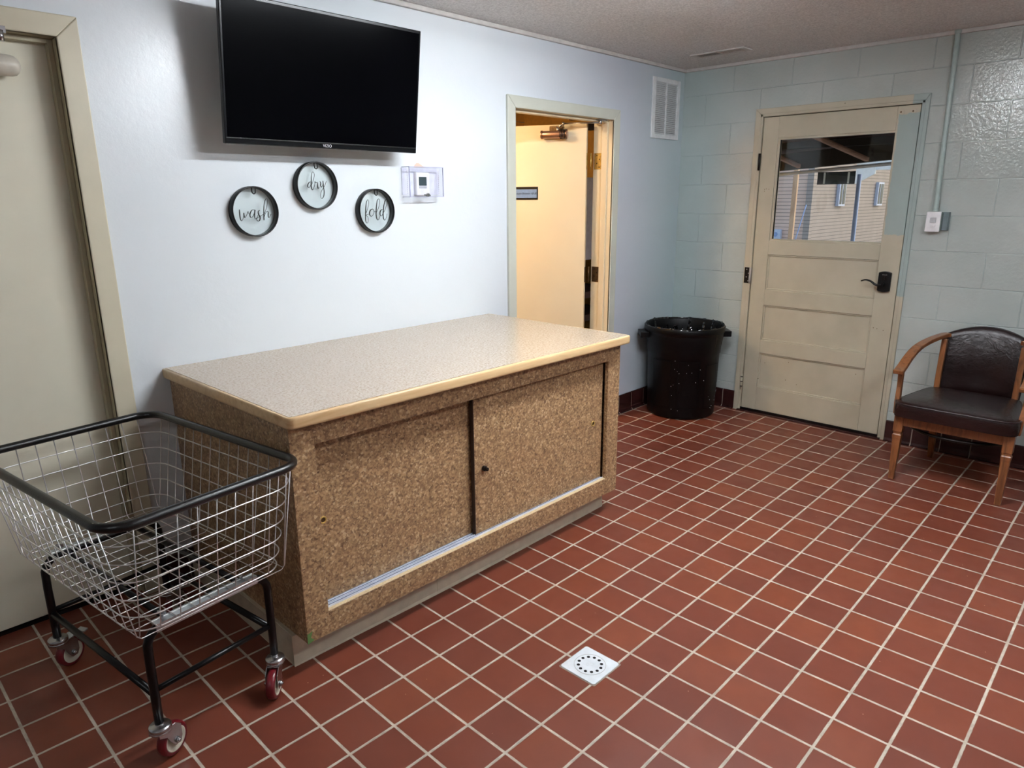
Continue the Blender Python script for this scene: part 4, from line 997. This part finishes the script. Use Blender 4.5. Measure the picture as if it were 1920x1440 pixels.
# upholstered barrel back
def back():
    b = MB(); nu, nv = 28, 12; cy = -1.108; hw_ = .2
    def zt_(u): return .752 + .062 * (1 - abs(u) ** 2.0)
    def P(u, v, t):     # u -1..1 across, v 0..1 up, t 0 front 1 back
        y = cy - u * (hw_ + .002 + .012 * v); depth = .048 * (1 - u * u)
        x = 3.70 + depth + .05 * v + t * .040; bulge = math.sin(pi * min(1, v * 1.0)) * .022 * (1 - u ** 4)
        z = .425 + (zt_(u) - .425) * v
        return Vector((x - (1 - t) * bulge, y, zb_ + z))
    loop = [(v / nv, 0) for v in range(nv + 1)] + [(1.0, .18), (1.0, .5), (1.0, .82)] + [(1 - v / nv, 1) for v in range(nv + 1)]
    rows = []
    for i in range(nu + 1):
        u = -1 + 2 * i / nu; r = []
        for v, t in loop:
            p = P(u, v, t)
            if 0 < t < 1: p.z += .006 * math.sin(pi * t)
            r.append(p)
        rows.append(r)
    V = b.quadgrid(rows)
    b.bm.faces.new(V[0]); b.bm.faces.new(V[-1][::-1])
    for i in range(nu): b.bm.faces.new([V[i][0], V[i][-1], V[i + 1][-1], V[i + 1][0]])
    o = b.build('backrest', M['leather'], ch)
    for s_ in (-1, 1):
        b = MB(); b.tube([P(s_, v / 8, 0) + Vector((-.001, 0, 0)) for v in range(9)], .004, 6); b.build('back_piping', M['piping'], o)
back()
# wooden posts and sweeping arms
def loft(b, secs):
    R = [[b.bm.verts.new(p) for p in s_] for s_ in secs]
    for A, B in zip(R, R[1:]):
        for k in range(len(A)):
            b.bm.faces.new([A[k], A[(k + 1) % len(A)], B[(k + 1) % len(A)], B[k]])
    b.bm.faces.new(R[0][::-1]); b.bm.faces.new(R[-1])
for s_ in (1, -1):
    def Y(y): return y if s_ > 0 else -1.105 * 2 - y
    b = MB()
    secs = []
    for z, x in ((.385, 3.680), (.55, 3.690), (.70, 3.705), (.742, 3.71)):
        y = -.915 + .0 * z
        secs.append([Vector((x + dx, Y(y + dy), zb_ + z)) for dx, dy in ((-.017, -.014), (.017, -.014), (.017, .014), (-.017, .014))])
    loft(b, secs); b.build('back_post', M['chairwood'], ch, bevel=.003)
    b = MB(); cl_ = catmull([(3.195, -.822, .618), (3.26, -.822, .636), (3.36, -.828, .684), (3.46, -.842, .722), (3.58, -.872, .748), (3.70, -.905, .760), (3.735, -.925, .762)], 5)
    secs = []
    for i, p in enumerate(cl_):
        d = (cl_[min(i + 1, len(cl_) - 1)] - cl_[max(i - 1, 0)]).normalized(); t_ = i / (len(cl_) - 1)
        sd = Vector((0, 0, 1)).cross(d).normalized(); up = d.cross(sd)
        hw_ = .026 - .006 * t_; hh_ = .0115
        q = Vector((p.x, p.y, p.z + zb_))
        secs.append([Vector((v.x, Y(v.y), v.z)) for v in (q - sd * hw_ - up * hh_, q + sd * hw_ - up * hh_, q + sd * hw_ + up * hh_, q - sd * hw_ + up * hh_)])
    loft(b, secs); b.build('arm', M['chairwood'], ch, bevel=.004)
    b = MB(); secs = []
    for z, x, y, h_ in ((.375, 3.262, -.826, .016), (.44, 3.268, -.822, .016), (.52, 3.287, -.818, .0145), (.58, 3.292, -.816, .0155), (.632, 3.285, -.816, .017)):
        secs.append([Vector((x + dx * h_ * 1.1, Y(y + dy * h_ * .8), zb_ + z)) for dx, dy in ((-1, -1), (1, -1), (1, 1), (-1, 1))])
    loft(b, secs); b.build('arm_post', M['chairwood'], ch, bevel=.003)

# ------------------------------------------------------------------ wire laundry cart
CU, CV_ = Vector((.9915, .130, 0)), Vector((-.130, .9915, 0))
CC = Vector((-.239, .392, 0)); cz0 = fz(CC.x, CC.y)
kt = empty('laundry_cart', (CC.x, CC.y, cz0), label='wire laundry cart with black rim and red wheels beside the counter', cat='laundry cart')
def CP(u, v, z): return CC + CU * u + CV_ * v + Vector((0, 0, z))
fu, fv = .190, .335      # frame half sizes
stems = {}
ztop = .402; zl = .11
for s_ in (-1, 1):      # the two hoops, at the near and the far end
    v = s_ * fv; b = MB(); r = .055
    pts = [CP(-fu, v, zl)] + [CP(-fu, v, z_) for z_ in (.2, .3)] + [CP(-fu + r - r * math.cos(a), v, ztop - r + r * math.sin(a)) for a in [k * pi / 12 for k in range(1, 7)]]
    pts += [CP(fu - r + r * math.sin(a), v, ztop - r + r * math.cos(a)) for a in [k * pi / 12 for k in range(0, 6)]] + [CP(fu, v, z_) for z_ in (ztop - r, .3, .2, zl)]
    b.tube(pts, .0125, 14); b.build('frame_hoop', M['blackpaint'], kt)
b = MB(); zs = .215
for s_ in (-1, 1):
    b.tube([CP(-fu, s_ * fv, zs), CP(fu, s_ * fv, zs)], .0085, 12)
    b.tube([CP(s_ * fu, -fv, zs - .012), CP(s_ * fu, fv, zs - .012)], .0105, 12)
    b.tube([CP(s_ * (fu - .075), -fv, ztop - .006), CP(s_ * (fu - .075), fv, ztop - .006)], .0095, 12)
b.build('frame_rails', M['blackpaint'], kt)
for s_ in (-1, 1):
    b = MB(); v = s_ * fv
    A_, B_ = (v - .016, v + .016)
    b.prism([(-fu + .025, A_), (fu - .04, A_), (fu - .04, B_), (-fu + .025, B_)], .4145, .417, lambda u, vv, w_: CP(u, vv, w_))
    b.prism([(-fu + .025, v + s_ * .0125), (fu - .04, v + s_ * .0125), (fu - .04, v + s_ * .016), (-fu + .025, v + s_ * .016)], .392, .4145, lambda u, vv, w_: CP(u, vv, w_))
    o = b.build('support_bracket', M['bracket'], kt)
    for uu in (-fu + .055, fu - .08):
        c = MB(); c.cyl(CP(uu, v - s_ * .006, .40), CP(uu, v - s_ * .006, .43), .003, n=8); c.cyl(CP(uu, v - s_ * .006, .424), CP(uu, v - s_ * .006, .43), .007, n=6)
        c.box(-.012, .012, -.0012, .0012, .0, .010, mat=Matrix.Translation(CP(uu, v - s_ * .006, .428)) @ rotm('Z', .5 + uu * 9))
        c.build('wing_bolt', M['zinc'], o)
# basket
b = MB(); wr = .0016
zB, zT = .420, .765; bu, bv = .228, .385; tu, tvv = .285, .448
nU, nV = 9, 15
def lerp(a, c, t): return a + (c - a) * t
for k in range(nU):            # wires running the long way, over both ends
    t_ = -1 + 2 * k / (nU - 1); ub = t_ * (bu - .004); ut = t_ * (tu - .062)
    b.tube([CP(ut, -tvv, zT), CP(lerp(ut, ub, .97), lerp(-tvv, -bv, .97), lerp(zT, zB, .97)), CP(ub, -bv + .010, zB + .001), CP(ub, bv - .010, zB + .001), CP(lerp(ut, ub, .97), lerp(tvv, bv, .97), lerp(zT, zB, .97)), CP(ut, tvv, zT)], wr, 6)
for k in range(nV):            # wires across, up both long sides
    t_ = -1 + 2 * k / (nV - 1); vb = t_ * (bv - .004); vt = t_ * (tvv - .062); zz = zB - .003
    b.tube([CP(-tu, vt, zT), CP(lerp(-tu, -bu, .97), lerp(vt, vb, .97), lerp(zT, zz, .97)), CP(-bu + .010, vb, zz), CP(bu - .010, vb, zz), CP(lerp(tu, bu, .97), lerp(vt, vb, .97), lerp(zT, zz, .97)), CP(tu, vt, zT)], wr, 6)
def rr_loop(hu, hv, r, z, n=7):
    return [CP(u, v, z) for u, v in rrect(-hu, hu, -hv, hv, r, n)]
for k in range(1, 6):
    t_ = k / 6.0; b.tube(rr_loop(lerp(bu, tu, t_) + .003, lerp(bv, tvv, t_) + .003, .075 + .005 * k, lerp(zB, zT, t_)), .0021, 6, closed=True)
b.tube(rr_loop(bu + .002, bv + .002, .07, zB + .010), .0024, 6, closed=True)
b.build('wire_basket', M['chrome_wire'], kt)
b = MB(); b.tube(rr_loop(tu, tvv, .075, zT + .004, 9), .0132, 14, closed=True); b.build('basket_rim', M['blackvinyl'], kt)
# casters
def caster(sx, sy, yaw, brake=False):
    base = empty_part = None
    S = CC + CU * sx + CV_ * sy; zf_ = fz(S.x, S.y)
    d = Vector((math.cos(yaw), math.sin(yaw), 0)); n_ = Vector((-d.y, d.x, 0)); R_ = .0495
    W = S + d * .034; W = Vector((W.x, W.y, zf_ + R_ + .0005))
    def Q(a, c, z): return S + d * a + n_ * c + Vector((0, 0, zf_ + z))
    # fork is the part; wheel, hub, bolt are its sub-parts
    b = MB(); b.lathe([(0, .134), (.012, .134), (.012, .128), (.024, .127), (.030, .123), (.031, .117), (.029, .113), (.031, .110), (.029, .104), (.018, .102), (0, .102)], c=(S.x, S.y, zf_), n=32)
    for s_ in (-1, 1):
        b.prism([(-.024, .108), (.034, .108), (.054, .090), (.054, .052), (.046, .036), (.026, .036), (.014, .054), (.0, .084), (-.024, .098)], s_ * .019 - .0012, s_ * .019 + .0012, lambda u, v, w_: Q(u, w_, v))
    b.prism([(-.020, -.020), (.030, -.020), (.030, .020), (-.020, .020)], .104, .1065, lambda u, v, w_: Q(u, v, w_))
    fk = b.build('caster_fork', M['zinc'], kt, bevel=.0008, seg=1)
    mt = Matrix.Translation(W) @ Matrix(((d.x, 0, n_.x, 0), (d.y, 0, n_.y, 0), (0, 1, 0, 0), (0, 0, 0, 1)))
    b = MB(); b.lathe([(.037, -.0145), (.043, -.0145), (.0475, -.011), (R_, -.004), (R_, .004), (.0475, .011), (.043, .0145), (.037, .0145), (.037, -.0145)], n=40, mat=mt)
    b.build('tread', M['red'], fk)
    b = MB(); b.lathe([(0, -.010), (.012, -.0135), (.016, -.010), (.028, -.009), (.033, -.0142), (.0372, -.0142), (.0372, .0142), (.033, .0142), (.028, .009), (.016, .010), (.012, .0135), (0, .010)], n=36, mat=mt)
    b.build('wheel_core', M['wheel_hub'], fk)
    b = MB(); b.cyl(W - n_ * .030, W + n_ * .030, .0045, n=10); b.cyl(W + n_ * .0205, W + n_ * .027, .0085, n=6); b.cyl(W - n_ * .027, W - n_ * .0205, .0085, n=6); b.build('axle_bolt', M['zinc'], fk)
    b = MB(); b.cyl(Q(0, 0, .132), Q(0, 0, .142), .011, n=6); b.build('stem_nut', M['zinc'], fk)
    if brake:
        b = MB(); b.prism([(.02, .100), (.05, .104), (.085, .092), (.100, .096), (.100, .101), (.084, .098), (.05, .110), (.02, .106)], -.017, .017, lambda u, v, w_: Q(u, w_, v)); b.build('brake_pedal', M['bracket'], fk, bevel=.001)
caster(-fu, -fv, math.radians(27)); caster(-fu, fv, math.radians(27), True)
caster(fu, -fv, math.radians(226)); caster(fu, fv, math.radians(20), True)

# ------------------------------------------------------------------ ceiling fixtures (tubes behind the upper edge of the view)
tube_m = emis('fluorescent_tube', (.90, .95, 1.0, 1), LS if 'LS' in globals() else 43)
def fixture(x, y, lab, rz=0, L=1.2, mat_=None):
    f_ = empty('strip_light', (x, y, CZ), rz, label=lab, cat='ceiling light', group='fluorescent strip lights')
    mt = Matrix.Translation((x, y, 0)) @ rotm('Z', rz)
    MB().box(-L / 2 - .02, L / 2 + .02, -.028, .028, CZ - .045, CZ - .0005, mat=mt).build('housing', M['white_plastic'], f_, bevel=.006)
    for yy in (-.055, .055):
        MB().cyl(mt @ Vector((-L / 2, yy, CZ - .065)), mt @ Vector((L / 2, yy, CZ - .065)), .016, n=10).build('fluorescent_tube', mat_ or tube_m, f_)
    for xx in (-L / 2 - .012, L / 2 + .012): MB().box(xx - .008, xx + .008, -.07, .07, CZ - .085, CZ - .04, mat=mt).build('lamp_holder', M['white_plastic'], f_)
fixture(1.47, -.68, 'twin-tube strip light on the ceiling in front of the folding counter')
fixture(-2.6, -1.5, 'twin-tube strip light on the ceiling out of view on the cream door side', mat_=emis('fluorescent_tube_dim', (.90, .95, 1.0, 1), 8))
fixture(1.6, -2.25, 'twin-tube strip light on the ceiling farther from the counter', mat_=emis('fluorescent_tube_second', (.90, .95, 1.0, 1), 23))

# ------------------------------------------------------------------ sky outside
wd = bpy.data.worlds.new('sky'); SC.world = wd; wd.use_nodes = True; nt = wd.node_tree; nt.nodes.clear()
bg = nt.nodes.new('ShaderNodeBackground'); sk = nt.nodes.new('ShaderNodeTexSky'); o_ = nt.nodes.new('ShaderNodeOutputWorld')
sk.sky_type = 'NISHITA'; sk.sun_disc = False; sk.sun_elevation = math.radians(38); sk.sun_rotation = math.radians(120); sk.air_density = 1.2; sk.dust_density = 2.5
nt.links.new(sk.outputs[0], bg.inputs[0]); nt.links.new(bg.outputs[0], o_.inputs[0]); bg.inputs[1].default_value = .10

# ------------------------------------------------------------------ camera
R = [[0.6914464689031599, -0.7223918927447941, -0.007192630778230069], [-0.19115751742779147, -0.1733493540731743, -0.9661308425734104], [0.69667825010672, 0.669402685038952, -0.2579524395874411]]
cam = bpy.data.cameras.new('camera'); co = bpy.data.objects.new('camera', cam); COL.objects.link(co); SC.camera = co
m4 = Matrix.Identity(4)
for i in range(3):
    m4[i][0] = R[0][i]; m4[i][1] = -R[1][i]; m4[i][2] = -R[2][i]
m4.translation = Vector((-0.8783119, -1.8359372, 1.5359295))
co.matrix_world = m4
cam.sensor_width = 36; cam.lens = 1299.52 * 36 / 1920; cam.clip_start = .02

vs = SC.view_settings; vs.view_transform = 'Standard'; vs.look = 'None'; vs.exposure = 1.72; vs.gamma = 1; vs.use_curve_mapping = False
